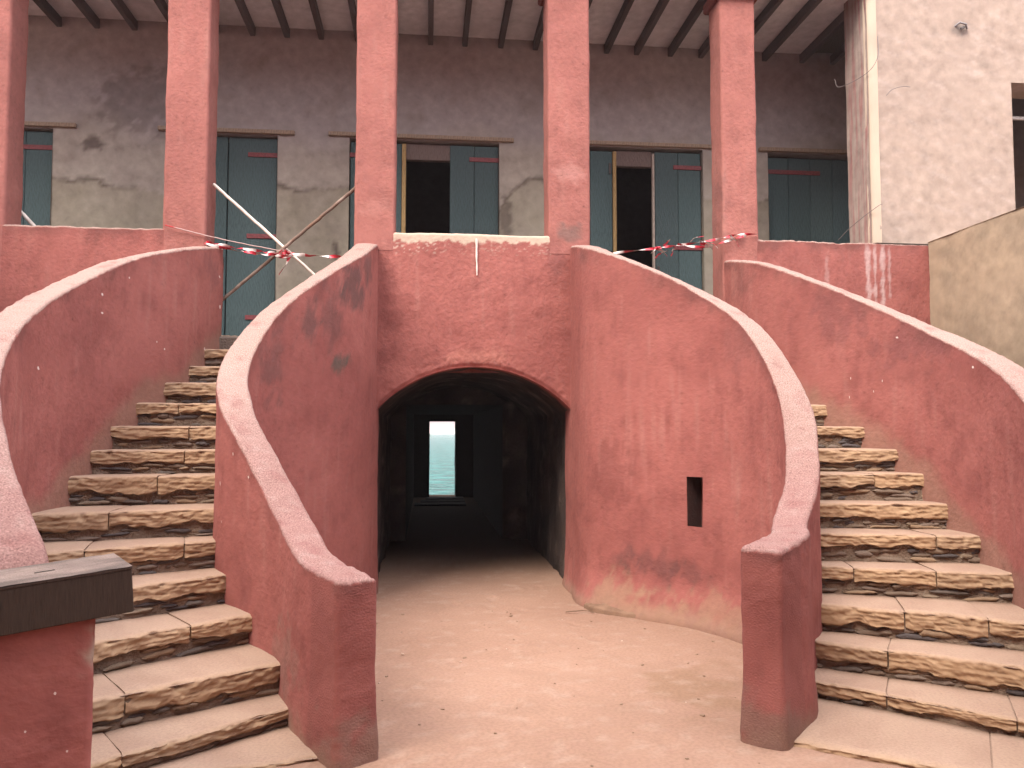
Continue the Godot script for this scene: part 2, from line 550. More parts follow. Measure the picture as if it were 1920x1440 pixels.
func staircase(node: Node3D, steps: Array, side: float) -> void:
	# steps: [inner Vector2(x, d), outer Vector2(x, d), height], the first the lowest
	var core := MB.new()
	for i in steps.size():
		var st: Array = steps[i]
		var h: float = st[2]
		var below: float = steps[i - 1][2] if i > 0 else -0.08
		var f0 := W(st[0].x, h, st[0].y)
		var f1 := W(st[1].x, h, st[1].y)
		var nx: Array = steps[i + 1] if i + 1 < steps.size() else [st[0] + Vector2(0, 0.35), st[1] + Vector2(0, 0.35), h]
		var b0 := W(nx[0].x, h, nx[0].y)
		var b1 := W(nx[1].x, h, nx[1].y)
		var along := (f1 - f0).normalized()
		var back := Vector3.UP.cross(along).normalized()
		if back.dot((b0 + b1) / 2 - (f0 + f1) / 2) < 0:
			back = -back
		b0 += back * 0.08
		b1 += back * 0.08
		# mortar bed: riser and tread behind the stones
		var P := PackedVector3Array()
		var C := PackedColorArray()
		var nu := int((f1 - f0).length() / 0.03)
		for u in nu + 1:
			var f := float(u) / nu
			for w in 9:
				var q := f0.lerp(f1, f)
				if w < 6:
					q.y = lerpf(below - 0.03, h - 0.016, w / 5.0)
					q += back * (0.03 + 0.014 * nh(q, 7.0) + 0.006 * nh(q, 19.0))
				else:
					q = (q + back * 0.01).lerp(b0.lerp(b1, f), (w - 6) / 2.0)
					q.y = h - (0.014 if w == 6 else 0.0095) + 0.003 * nh(q, 6.0)
				P.append(q)
				C.append(Color(0.5, 0.345, 0.255) if w >= 6 else Color(0.36, 0.27, 0.205).lerp(Color(0.26, 0.195, 0.15), clampf(0.5 + nh(q, 5.0) * 1.3, 0, 1)).lerp(Color(0.45, 0.33, 0.25), clampf(nh(q, 2.0), 0, 0.5)))
		core.grid(P, C, nu + 1, 9, side > 0)
		# tread stones
		var total := (f1 - f0).length()
		var rise := h - below
		var thick := clampf(rise * rng.randf_range(0.46, 0.62), 0.055, 0.12)
		if i <= 2:
			thick = rise * 0.66
		var t := 0.0
		var tones := [0.1, 0.35, 0.0, 0.6, 0.25]
		while t < total - 0.02:
			var l := rng.randf_range(0.3, 1.05)
			if total - t - l < 0.3:
				l = total - t
			var g := 0.004
			var a := (t + g) / total
			var z := (t + l - g) / total
			var off := back * rng.randf_range(-0.012, 0.012)
			var dy := Vector3.UP * rng.randf_range(-0.002, 0.004)
			tread_stone(node, f0.lerp(f1, a) + off + dy, f0.lerp(f1, z) + off + dy, b0.lerp(b1, a) + dy, b0.lerp(b1, z) + dy, thick * rng.randf_range(0.88, 1.12), tones[rng.randi() % 5])
			t += l
		# rubble under the tread stones
		var room := rise - thick
		if i == 0:
			continue
		var courses := maxi(1, roundi(room / 0.03))
		for k in courses:
			var y := below + room * (k + 0.5) / courses
			var x := rng.randf_range(0.0, 0.08)
			while x < total:
				var l := rng.randf_range(0.07, 0.24)
				if rng.randf() < 0.8:
					var o := MeshInstance3D.new()
					o.mesh = rubble_meshes[rng.randi() % rubble_meshes.size()]
					o.set_surface_override_material(0, rubble_mats[rng.randi() % rubble_mats.size()])
					o.name = numbered("riser_stone", node)
					var hh := room / courses * rng.randf_range(0.75, 1.3)
					var tilt := rng.randf_range(-0.09, 0.09)
					var bs := Basis(along, Vector3.UP, along.cross(Vector3.UP)).rotated(back, tilt)
					bs = bs * Basis.from_scale(Vector3(l * 1.04, hh, rng.randf_range(0.04, 0.065)))
					o.transform = Transform3D(bs, f0.lerp(f1, clampf((x + l / 2) / total, 0, 1)) + back * rng.randf_range(0.036, 0.05) + Vector3.UP * (y - h + rng.randf_range(-0.006, 0.006)))
					node.add_child(o, true)
				x += l + rng.randf_range(0.0, 0.05)
	put("mortar_bed", core.mesh(), M.mortar, node)

# ------------------------------------------------------------------ small builders
func sheet(P0: Vector3, U: Vector3, V: Vector3, nu: int, nv: int, colr: Callable, mb: MB, flip := false, bump := 0.0) -> void:
	var P := PackedVector3Array()
	var C := PackedColorArray()
	var nn := U.cross(V).normalized() * (-1.0 if flip else 1.0)
	for u in nu + 1:
		for w in nv + 1:
			var q := P0 + U * u / nu + V * w / nv
			C.append(colr.call(q))
			P.append(q + nn * (bump * (nl(q, 1.1) + 0.4 * nh(q, 4.0))))
	mb.grid(P, C, nu + 1, nv + 1, flip)

func plank(called: String, at: Vector3, size: Vector3, col: Color, mt: String, parent: Node3D, basis := Basis.IDENTITY, ch := 0.006) -> MeshInstance3D:
	var mb := MB.new()
	mb.box(Vector3.ZERO, size, col, basis, ch)
	var o := put(called, mb.mesh(), M[mt], parent)
	o.position = at
	return o

func column(house: Node3D, x0: float, x1: float, base: float, top: float) -> void:
	# rounded square shaft with a hand-trowelled face
	var r := 0.03
	var z0 := -8.097
	var z1 := -8.44
	var corners := [[Vector2(x1 - r, z0 - r), 0.0], [Vector2(x0 + r, z0 - r), PI / 2], [Vector2(x0 + r, z1 + r), PI], [Vector2(x1 - r, z1 + r), PI * 1.5]]
	var ring: Array = []
	for k in 4:
		for s in 5:
			var an: float = corners[k][1] + PI / 2 * s / 4
			var dir := Vector2(cos(an), sin(an))
			ring.append([corners[k][0] + dir * r, dir])
		var nxt: Array = corners[(k + 1) % 4]
		var d := Vector2(cos(corners[k][1] + PI / 2), sin(corners[k][1] + PI / 2))
		var a: Vector2 = corners[k][0] + d * r
		var b: Vector2 = nxt[0] + d * r
		for s in range(1, 9):
			ring.append([a.lerp(b, s / 9.0), d])
	ring.append(ring[0])
	var P := PackedVector3Array()
	var C := PackedColorArray()
	var rows := 84
	var cfg := {"blots": [[W(1.46, 3.62, 8.1), Vector3(0.2, 0.1, 0.3), Color(0.2, 0.13, 0.12), 0.75], [W(-0.5, 3.85, 8.1), Vector3(0.2, 0.15, 0.3), Color(0.55, 0.24, 0.21), 0.5], [W(1.45, 4.25, 8.1), Vector3(0.17, 0.12, 0.3), Color(0.62, 0.3, 0.27), 0.6], [W(3.02, 4.0, 8.3), Vector3(0.15, 0.5, 0.3), Color(0.25, 0.11, 0.11), 0.5]]}
	for w in rows:
		var y := lerpf(base, top, float(w) / (rows - 1))
		for k in ring.size():
			var q := Vector3(ring[k][0].x, y, ring[k][0].y)
			P.append(q + Vector3(ring[k][1].x, 0, ring[k][1].y) * dent(q))
			C.append(red_paint(q, cfg).lerp(PALE, 0.14))
	var mb := MB.new()
	mb.grid(P, C, rows, ring.size(), false, null, true)
	put("column", mb.mesh(), M.red, house)

func door(house: Node3D, called: String, x0: float, x1: float, y0: float, y1: float, z: float, boards: int, straps: Array, strap_from: float) -> Node3D:
	var o := Node3D.new()
	o.name = numbered(called, house)
	o.position = Vector3((x0 + x1) / 2, y0, z)
	house.add_child(o, true)
	var bw := (x1 - x0) / boards
	for k in boards:
		var tone := 0.92 + 0.16 * rng.randf()
		plank("board", Vector3(-(x1 - x0) / 2 + bw * (k + 0.5), (y1 - y0) / 2, rng.randf_range(-0.002, 0.002)), Vector3(bw - 0.004, y1 - y0, 0.035), Color(0.072, 0.112, 0.12) * tone, "wood", o)
	for s in straps:
		var w: float = (x1 - x0) * 0.62
		var cx := (x1 - x0) / 2 - w / 2 + 0.01 if strap_from > 0 else -(x1 - x0) / 2 + w / 2 - 0.01
		plank("strap_hinge", Vector3(cx, s - y0, 0.024), Vector3(w, 0.055, 0.01), Color(0.2, 0.035, 0.04), "iron", o)
	if boards > 1:
		plank("latch", Vector3(-strap_from * (x1 - x0) * 0.44, 1.05, 0.026), Vector3(0.03, 0.14, 0.014), Color(0.06, 0.05, 0.05), "iron", o)
	return o

func ribbon(mb: MB, path: PackedVector3Array, width: float, twist: float, band: float, ph: float) -> void:
	# flat plastic tape, red and white bands along its length, twisted as it runs
	var P := PackedVector3Array()
	var C := PackedColorArray()
	var run := ph
	var cnt := 0
	for i in path.size():
		if i > 0:
			run += path[i].distance_to(path[i - 1])
		var t := (path[mini(i + 1, path.size() - 1)] - path[maxi(i - 1, 0)]).normalized()
		var a := t.cross(Vector3(0.1, 0.2, 0.97)).normalized()
		var b := t.cross(a)
		var an := run * twist + 0.8 * sin(run * 9.0)
		var dir := (a * cos(an) + b * sin(an)) * width / 2
		var red := fposmod(run / band, 2.0) < 1.0
		P.append(path[i] - dir); P.append(path[i] + b * cos(an) * width * 0.12 - a * sin(an) * width * 0.12); P.append(path[i] + dir)
		for k in 3:
			C.append(Color(0.45, 0.022, 0.04) if red else Color(0.52, 0.46, 0.44))
		cnt += 1
	mb.grid(P, C, cnt, 3)

func line3(a: Vector3, b: Vector3, sag: float, cnt: int, wob := 0.0) -> PackedVector3Array:
	var out := PackedVector3Array()
	for i in cnt + 1:
		var f := float(i) / cnt
		var q := a.lerp(b, f)
		q.y -= sag * sin(f * PI)
		q += Vector3(nh(q, 8.0), nh(q + Vector3(5, 0, 0), 8.0), nh(q + Vector3(0, 9, 0), 8.0)) * wob
		out.append(q)
	return out

func arch_y(x: float) -> float:
	var c := 0.478
	var half := 1.0
	var f := clampf((x - c) / half, -1, 1)
	# segmental arch: 1.78 at the springing, 2.235 at the crown
	var rise := 0.455
	var rad := (half * half + rise * rise) / (2 * rise)
	return 1.78 + sqrt(maxf(rad * rad - f * f * half * half, 0)) - (rad - rise)

# ------------------------------------------------------------------ the scene
func _ready() -> void:
	var cam := Camera3D.new()
	cam.name = "camera"
	cam.position = Vector3(0, 1.6, 0)
	cam.rotation_order = EULER_ORDER_YXZ
	cam.rotation_degrees = Vector3(3.276, -6.0, 0)
	cam.fov = 50.69
	cam.near = 0.05
	cam.far = 9000.0
	add_child(cam)
	cam.make_current()

	var sky := ProceduralSkyMaterial.new()
	sky.sky_top_color = Color(0.985, 0.98, 1.0)
	sky.sky_horizon_color = Color(0.24, 0.185, 0.175)
	sky.sky_curve = 0.32
	sky.ground_horizon_color = Color(0.8, 0.75, 0.72)
	sky.ground_bottom_color = Color(0.6, 0.5, 0.45)
	sky.energy_multiplier = 1.5
	sky.sun_angle_max = 1.0
	var sk := Sky.new()
	sk.sky_material = sky
	var env := Environment.new()
	env.background_mode = Environment.BG_SKY
	env.sky = sk
	env.background_energy_multiplier = 1.0
	env.tonemap_mode = Environment.TONE_MAPPER_LINEAR
	env.tonemap_exposure = 4.2
	env.fog_enabled = true          # dusty sea air
	env.fog_density = 0.0008
	env.fog_light_color = Color(1.0, 0.95, 0.96)
	env.sdfgi_enabled = true
	env.ssao_enabled = true
	env.ssil_enabled = true
	var we := WorldEnvironment.new()
	we.name = "world"
	we.environment = env
	add_child(we)

	var sun := DirectionalLight3D.new()
	sun.name = "sun"
	sun.light_energy = 0.5
	sun.light_color = Color(1.0, 0.96, 0.92)
	sun.light_angular_distance = 30.0
	sun.shadow_enabled = true
	sun.rotation_degrees = Vector3(-48, -42, 0)
	add_child(sun)

	NL.seed = 11; NL.frequency = 1.0; NL.fractal_octaves = 3; NL.noise_type = FastNoiseLite.TYPE_SIMPLEX_SMOOTH
	NH.seed = 23; NH.frequency = 1.0; NH.fractal_octaves = 3; NH.noise_type = FastNoiseLite.TYPE_SIMPLEX
	NR.seed = 37; NR.frequency = 1.0; NR.fractal_octaves = 3; NR.noise_type = FastNoiseLite.TYPE_SIMPLEX; NR.fractal_type = FastNoiseLite.FRACTAL_RIDGED
	rng.seed = 4711
	materials()
	build_ground()
	build_house()
	build_stairs()
	build_beige()
	build_court()
	build_small()

func build_ground() -> void:
	# one sheet, fine where the court is, coarse towards the edges
	var xs := PackedFloat32Array()
	var zs := PackedFloat32Array()
	for x in [-80.0, -40.0, -20.0, -12.0, -8.0, -5.5, -4.0]:
		xs.append(x)
	var x := -3.0
	while x < 4.4:
		xs.append(x); x += 0.028
	for q in [5.2, 6.5, 9.0, 14.0, 25.0, 50.0, 80.0]:
		xs.append(q)
	for q in [60.0, 30.0, 15.0, 8.0, 4.0, 2.0, 0.5, -1.0, -2.0]:
		zs.append(q)
	x = -2.8
	while x > -9.2:
		zs.append(x); x -= 0.028
	while x > -20.3:
		zs.append(x); x -= 0.25
	zs.append(-20.35)
	var prints: Array = []
	for k in 34:
		var pd := rng.randf_range(3.7, 8.6)
		prints.append([Vector2(0.5 + rng.randf_range(-0.75, 0.85) * (1.0 if pd < 6.8 else 0.8), -pd), rng.randf_range(-0.5, 0.5) + (PI if rng.randf() < 0.5 else 0.0), rng.randf_range(0.004, 0.009)])
	var P := PackedVector3Array()
	var C := PackedColorArray()
	for a in xs:
		for b in zs:
			var p := Vector3(a, 0, b)
			p.y = 0.014 * nl(p, 0.7) + 0.005 * nh(p, 2.2) + 0.0022 * nh(p, 9.0)
			if a > -1.2 and a < 2.6 and b < -3.4 and b > -9.0:
				for pr in prints:
					var dl: Vector2 = (Vector2(a, b) - pr[0]).rotated(pr[1])
					if absf(dl.x) < 0.12 and absf(dl.y) < 0.24:
						var e := Vector2(dl.x / (0.048 + 0.012 * signf(dl.y)), dl.y / 0.135).length()
						p.y += pr[2] * (0.6 * exp(-pow((e - 1.15) * 3.5, 2)) - smoothstep(1.05, 0.75, e))
			P.append(p)
			var c := Color(0.49, 0.305, 0.223).lerp(Color(0.435, 0.265, 0.192), clampf(0.5 + 1.2 * nl(p, 0.6), 0, 1))
			c = c.lerp(Color(0.4, 0.25, 0.18), clampf(nh(p, 1.7) * 0.8 - 0.12, 0, 0.3))
			var q := (p - W(1.72, 0, 5.05)) / Vector3(0.42, 1, 0.62)
			c = c.lerp(Color(0.36, 0.22, 0.14), 0.6 * smoothstep(1.0, 0.3, q.length() + 0.8 * nh(p, 2.0)))
			c = c.lerp(Color(0.58, 0.42, 0.33), clampf(nh(p, 5.0) * 0.7 - 0.1, 0, 0.35))
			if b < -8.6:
				c = c.lerp(Color(0.12, 0.085, 0.065), 0.9 * smoothstep(-8.6, -11.5, b))  # floor fades darker into the passage: its shade painted into the sand
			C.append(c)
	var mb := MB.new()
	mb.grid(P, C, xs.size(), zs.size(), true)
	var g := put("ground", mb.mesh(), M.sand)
	g.set_meta("kind", "structure")
	var sb := MB.new()
	sb.quad(Vector3(-120, -0.35, -20.6), Vector3(120, -0.35, -20.6), Vector3(120, -0.35, -460), Vector3(-120, -0.35, -460), Color.WHITE)
	var s := put("sea", sb.mesh(), M.sea)
	s.set_meta("kind", "structure")

func build_house() -> void:
	var house := thing("red_house", "old red plastered house with columned upper veranda over a dark arched passage", "house")
	var blA := {"blots": [], "flare": 0.0, "rows": 40}
	var pa := PackedVector3Array()
	for k in 160:
		pa.append(Vector3(lerpf(-8.0, -2.19, k / 159.0), 3.565, -8.27))
	loft_wall("facade_wall", "parapet_top", house, pa, 0.34, -0.1, blA)
	var pe := PackedVector3Array()
	for k in 360:
		pe.append(Vector3(lerpf(8.0, 3.1, k / 359.0), 3.6 + 0.012 * NL.get_noise_1d(k * 0.02), -8.27))
	var wash := Color(0.66, 0.44, 0.42)
	loft_wall("facade_wall", "parapet_top", house, pe, 0.34, -0.1, {"flare": 0.0, "rows": 90, "blots": [[W(4.66, 3.3, 8.1), Vector3(0.035, 0.5, 0.5), wash, 0.9], [W(4.74, 3.25, 8.1), Vector3(0.022, 0.55, 0.5), wash, 0.9], [W(4.83, 3.2, 8.1), Vector3(0.04, 0.6, 0.5), wash, 0.95], [W(4.9, 3.3, 8.1), Vector3(0.02, 0.4, 0.5), wash, 0.7], [W(4.2, 3.2, 8.1), Vector3(0.03, 0.3, 0.5), wash, 0.35]]})
	# wall over the arch
	var mb := MB.new()
	var P := PackedVector3Array()
	var C := PackedColorArray()
	var nx := 150
	var ny := 130
	var cfg := {"blots": [[W(1.36, 3.62, 8.1), Vector3(0.22, 0.13, 0.5), Color(0.2, 0.13, 0.12), 0.7], [W(1.3, 3.3, 8.1), Vector3(0.12, 0.22, 0.5), Color(0.3, 0.12, 0.11), 0.5], [W(0.5, 2.33, 8.1), Vector3(0.5, 0.1, 0.5), Color(0.6, 0.25, 0.2), 0.45], [W(-0.45, 2.9, 8.1), Vector3(0.14, 0.8, 0.5), RED_C, 0.6]]}
	for u in nx + 1:
		var x := lerpf(-0.53, 1.49, float(u) / nx)
		var y0 := arch_y(x)
		for w in ny + 1 + 5 + 8:
			var q: Vector3
			var dir := Vector3.BACK
			if w <= ny:
				q = Vector3(x, lerpf(y0, 3.56, float(w) / ny), -8.1)
			elif w <= ny + 5:
				var an := PI / 2 * (w - ny) / 5
				dir = Vector3(0, sin(an), cos(an))
				q = Vector3(x, 3.56, -8.13) + dir * 0.03
			else:
				q = Vector3(x, 3.59, lerpf(-8.13, -8.43, (w - ny - 5) / 8.0))
				dir = Vector3.UP
			var c := red_paint(q, cfg)
			# pale old limewash showing along the chipped top edge
			var lim := 3.5 + 0.05 * nh(q, 3.0) + 0.035 * nh(q, 13.0)
			if x > -0.36 and x < 1.26:
				c = c.lerp(Color(0.74, 0.58, 0.46), smoothstep(lim - 0.012, lim + 0.012, q.y))
				var fl := NH.get_noise_3d(q.x * 13.0, q.y * 34.0, 3.0)
				c = c.lerp(Color(0.72, 0.5, 0.42), smoothstep(0.3, 0.42, fl) * smoothstep(3.32, 3.42, q.y) * (0.9 if x < 0.1 else 0.4))
			var dn := dent(q)
			if w <= ny:
				var e := q.y - y0
				dn -= 0.02 * smoothstep(0.05, 0.0, e)
				dn += 0.006 * smoothstep(0.25, 0.08, e) * nh(q, 11.0)
			P.append(q + dir * dn)
			C.append(c)
	mb.grid(P, C, nx + 1, ny + 14)
	put("arch_wall", mb.mesh(), M.red, house)
	var bk := MB.new()
	sheet(Vector3(-0.53, 2.2, -8.435), Vector3(2.02, 0, 0), Vector3(0, 1.38, 0), 20, 12, func(q): return red_paint(q, {}), bk, true)
	put("parapet_back", bk.mesh(), M.red, house)
	# thin white paint run on the wall over the arch
	paint_run(house, W(0.49, 3.53, 8.088), W(0.494, 3.16, 8.088), 0.011)
	for q in [[-4.42, -4.02, 2.5], [-2.569, -2.155, 2.3], [-0.729, -0.325, 3.4], [1.222, 1.663, 3.4], [3.071, 3.457, 2.3]]:
		column(house, q[0], q[1], q[2], 6.3)
		plank("capital", Vector3((q[0] + q[1]) / 2, 6.255, -8.26), Vector3(q[1] - q[0] + 0.1, 0.12, 0.46), RED_C, "red", house, Basis.IDENTITY, 0.02)
	# upper floor: veranda floor, beam over the columns, ceiling and joists
	var grey := Color(0.3, 0.24, 0.2)
	plank("veranda_floor", Vector3(0.5, 2.41, -9.05), Vector3(16.8, 0.22, 1.86), grey, "mortar", house, Basis.IDENTITY, 0.02)
	plank("architrave", Vector3(-1.65, 6.44, -8.23), Vector3(12.7, 0.06, 0.26), Color(0.2, 0.13, 0.13), "wood", house, Basis.IDENTITY, 0.015)
	var cb := MB.new()
	sheet(Vector3(-8, 6.47, -8.0), Vector3(12.9, 0, 0), Vector3(0, 0, -2.0), 60, 10, func(q): return Color(0.74, 0.72, 0.76) * (1.0 + 0.25 * nl(q, 0.8)), cb, true, 0.01)
	put("ceiling", cb.mesh(), M.limewash, house)
	plank("roof", Vector3(0.5, 6.62, -14.45), Vector3(17.4, 0.2, 12.4), Color(0.3, 0.25, 0.22), "mortar", house, Basis.IDENTITY, 0.02)
	for jx in [-5.25, -4.79, -4.34, -3.91, -3.47, -3.0, -2.55, -2.125, -1.72, -1.29, -0.86, -0.41, 0.03, 0.44, 0.89, 1.31, 1.78, 2.23, 2.63, 3.05, 3.45, 3.87, 4.3, 4.79, 5.22, 5.7]:
		plank("joist", Vector3(jx + rng.randf_range(-0.015, 0.015), 6.405, -8.95), Vector3(0.062, 0.115, 1.75), Color(0.12, 0.095, 0.095) * rng.randf_range(0.8, 1.25), "wood", house)
	# back wall of the veranda with its door openings
	var openings := [[-5.3, -4.36, 5.12], [-3.0, -1.8, 5.13], [-0.95, 0.87, 5.14], [1.72, 3.46, 5.15], [4.32, 5.53, 5.15]]
	var bw := MB.new()
	var cur := -8.0
	var wallcol := func(q: Vector3) -> Color:
		var lim := 4.5 + 0.16 * nl(q, 0.9) + 0.06 * nh(q, 3.0) + 0.02 * nh(q, 12.0)
		if q.x > 0.85 and q.x < 2.0:
			lim = 4.72 - 0.5 * pow((q.x - 1.35) * 1.9, 2.0) + 0.04 * nh(q, 5.0)
		var c := Color(0.6, 0.53, 0.47)
		c = c.lerp(Color(0.56, 0.5, 0.5), smoothstep(4.9, 5.45, q.y + 0.35 * nl(q, 0.8)))
		if q.y < lim:
			c = Color(0.53, 0.47, 0.39).lerp(Color(0.44, 0.39, 0.31), clampf(0.4 + nl(q, 2.0), 0, 1))
		c = c.lerp(Color(0.16, 0.12, 0.1), 0.75 * smoothstep(0.05, 0.0, absf(q.y - lim - 0.02 * nh(q, 8.0))) * smoothstep(-0.25, 0.3, nl(q, 1.5) + 0.25))
		c = c.lerp(Color(0.4, 0.33, 0.3), clampf(nh(q, 1.6) * 0.8 - 0.12, 0, 0.4))
		for s in [[Vector3(-3.9, 4.96, -9.8), Vector3(0.16, 0.1, 1), 0.75], [Vector3(-3.4, 5.5, -9.8), Vector3(0.6, 0.5, 1), 0.4], [Vector3(-2.9, 3.8, -9.8), Vector3(0.12, 0.12, 1), 0.6], [Vector3(-1.1, 3.75, -9.8), Vector3(0.05, 0.16, 1), 0.8], [Vector3(0.95, 4.2, -9.8), Vector3(0.1, 0.35, 1), 0.6]]:
			var dd: float = ((q - s[0]) / s[1]).length()
			if dd < 1.7:
				c = c.lerp(Color(0.15, 0.11, 0.1), s[2] * smoothstep(1.0, 0.5, dd + 0.6 * nh(q, 6.0)))
		return c
	for o in openings + [[9.0, 9.0, 0.0]]:
		sheet(Vector3(cur, 2.5, -9.8), Vector3(o[0] - cur, 0, 0), Vector3(0, 4.0, 0), maxi(2, int((o[0] - cur) / 0.035)), 114, wallcol, bw, false, 0.012)
		if o[1] > o[0]:
			sheet(Vector3(o[0], o[2], -9.8), Vector3(o[1] - o[0], 0, 0), Vector3(0, 6.5 - o[2], 0), int((o[1] - o[0]) / 0.035), 38, wallcol, bw, false, 0.012)
			for sx in [0, 1]:
				sheet(Vector3(o[sx], 2.5, -9.79), Vector3(0, 0, -0.3), Vector3(0, o[2] - 2.5, 0), 4, 30, wallcol, bw, sx == 1)
			sheet(Vector3(o[0], o[2], -9.79), Vector3(o[1] - o[0], 0, 0), Vector3(0, 0, -0.3), 8, 4, wallcol, bw, true)
		cur = o[1]
	put("back_wall", bw.mesh(), M.plaster, house)
	# dim rooms behind the doors
	var rb := MB.new()
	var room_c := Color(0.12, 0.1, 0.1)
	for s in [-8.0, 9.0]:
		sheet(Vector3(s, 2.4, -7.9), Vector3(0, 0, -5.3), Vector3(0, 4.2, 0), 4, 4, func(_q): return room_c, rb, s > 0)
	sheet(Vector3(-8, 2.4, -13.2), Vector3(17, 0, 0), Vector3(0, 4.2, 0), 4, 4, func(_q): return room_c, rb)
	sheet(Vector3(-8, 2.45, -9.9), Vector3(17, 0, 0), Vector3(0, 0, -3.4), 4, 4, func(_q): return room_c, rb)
	put("room_wall", rb.mesh(), M.plaster, house)
	# doors
	door(house, "door", -5.3, -4.37, 2.54, 5.1, -9.87, 3, [4.91, 3.9, 2.95], 1)
	door(house, "door", -2.38, -1.81, 2.54, 5.12, -9.87, 1, [4.91, 3.92, 2.94], 1)
	door(house, "door", -2.99, -2.39, 2.54, 5.12, -9.872, 2, [4.91, 3.92], -1)
	door(house, "door", 0.265, 0.865, 2.54, 5.11, -9.86, 2, [4.94, 3.9, 2.95], 1)
	door(house, "door", -0.94, -0.32, 2.54, 5.1, -9.84, 2, [4.94], -1)
	door(house, "door", 2.85, 3.45, 2.54, 5.12, -9.86, 2, [4.93, 3.9, 2.95], 1)
	door(house, "shutter", 1.73, 2.3, 3.83, 5.1, -9.84, 2, [], -1)
	door(house, "door", 4.33, 5.52, 2.54, 5.12, -9.9, 4, [4.93], -1)
	var ochre := Color(0.4, 0.27, 0.12)
	plank("door_frame", Vector3(-0.295, 3.82, -9.85), Vector3(0.05, 2.56, 0.09), ochre, "wood", house)
	plank("door_frame", Vector3(2.325, 3.82, -9.85), Vector3(0.045, 2.56, 0.09), ochre, "wood", house)
	plank("door_frame", Vector3(2.83, 3.82, -9.86), Vector3(0.03, 2.56, 0.05), Color(0.45, 0.38, 0.33), "wood", house)
	plank("door_head", Vector3(0.0, 5.02, -9.9), Vector3(0.55, 0.2, 0.08), Color(0.18, 0.13, 0.12), "wood", house)
	plank("door_head", Vector3(2.58, 5.03, -9.9), Vector3(0.47, 0.2, 0.08), Color(0.18, 0.13, 0.12), "wood", house)
	for l in [[-5.5, -4.1, 5.16], [-3.18, -1.6, 5.17], [-1.2, 1.05, 5.18], [1.55, 3.62, 5.19], [4.2, 5.7, 5.19]]:
		plank("lintel", Vector3((l[0] + l[1]) / 2, l[2], -9.785), Vector3(l[1] - l[0], 0.05, 0.05), Color(0.36, 0.27, 0.2), "wood", house, Basis(Vector3.BACK, rng.randf_range(-0.006, 0.006)))
	# the passage through the ground floor
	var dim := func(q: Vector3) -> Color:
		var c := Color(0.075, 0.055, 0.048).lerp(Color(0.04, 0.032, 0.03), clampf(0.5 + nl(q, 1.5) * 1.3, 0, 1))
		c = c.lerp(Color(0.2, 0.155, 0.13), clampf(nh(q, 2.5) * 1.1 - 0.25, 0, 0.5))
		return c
	var pv := MB.new()
	var prof := PackedVector2Array()
	for k in 24:
		prof.append(Vector2(-0.522, lerpf(-0.1, 1.78, k / 24.0)))
	for k in 41:
		var x := lerpf(-0.522, 1.478, k / 40.0)
		prof.append(Vector2(x, arch_y(x)))
	for k in 24:
		prof.append(Vector2(1.478, lerpf(1.78, -0.1, (k + 1) / 24.0)))
	P = PackedVector3Array()
	C = PackedColorArray()
	var nd := 70
	for u in nd + 1:
		var z := lerpf(-8.09, -12.0, float(u) / nd)
		for k in prof.size():
			var q := Vector3(prof[k].x, prof[k].y, z)
			var to := (Vector3(0.478, minf(q.y, 1.6), z) - q).normalized()
			P.append(q + to * (0.03 * nl(q, 1.6) + 0.014 * nh(q, 5.0)) * smoothstep(0.0, 0.5, -z - 8.09))
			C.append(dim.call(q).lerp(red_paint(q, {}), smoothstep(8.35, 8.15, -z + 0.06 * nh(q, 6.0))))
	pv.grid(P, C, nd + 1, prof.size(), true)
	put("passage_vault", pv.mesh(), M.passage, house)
	var passage_shade := func(_q: Vector3) -> Color: return Color(0.022, 0.02, 0.02)  # near-black walls: the corridor's darkness is painted into their colour
	var pw := MB.new()
	# cross wall, then the narrower corridor to the door on the sea
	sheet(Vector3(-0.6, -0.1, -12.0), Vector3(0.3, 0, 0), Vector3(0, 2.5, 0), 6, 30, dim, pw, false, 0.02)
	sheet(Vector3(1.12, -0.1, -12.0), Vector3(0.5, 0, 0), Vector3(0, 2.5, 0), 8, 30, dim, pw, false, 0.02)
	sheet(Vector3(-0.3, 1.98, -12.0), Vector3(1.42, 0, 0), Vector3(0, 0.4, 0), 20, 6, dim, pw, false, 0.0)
	sheet(Vector3(-0.3, -0.1, -12.0), Vector3(0, 0, -7.6), Vector3(0, 2.08, 0), 60, 20, passage_shade, pw, false, 0.0)
	sheet(Vector3(1.12, -0.1, -12.0), Vector3(0, 0, -7.6), Vector3(0, 2.08, 0), 60, 20, passage_shade, pw, true, 0.0)
	sheet(Vector3(-0.3, 1.98, -12.0), Vector3(1.42, 0, 0), Vector3(0, 0, -7.6), 12, 60, passage_shade, pw, true, 0.0)
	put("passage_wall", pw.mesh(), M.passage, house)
	var sw := MB.new()
	var dx0 := 0.068
	var dx1 := 0.703
	sheet(Vector3(-8, -3.0, -19.6), Vector3(dx0 + 8.0, 0, 0), Vector3(0, 9.6, 0), 40, 40, passage_shade, sw)
	sheet(Vector3(dx1, -3.0, -19.6), Vector3(9.0 - dx1, 0, 0), Vector3(0, 9.6, 0), 40, 40, passage_shade, sw)
	sheet(Vector3(dx0, 1.82, -19.6), Vector3(dx1 - dx0, 0, 0), Vector3(0, 4.8, 0), 6, 30, passage_shade, sw)
	sheet(Vector3(dx0, -0.1, -19.59), Vector3(0, 0, -0.75), Vector3(0, 1.92, 0), 8, 40, passage_shade, sw, false, 0.02)
	sheet(Vector3(dx1, -0.1, -19.59), Vector3(0, 0, -0.75), Vector3(0, 1.92, 0), 8, 40, passage_shade, sw, true, 0.02)
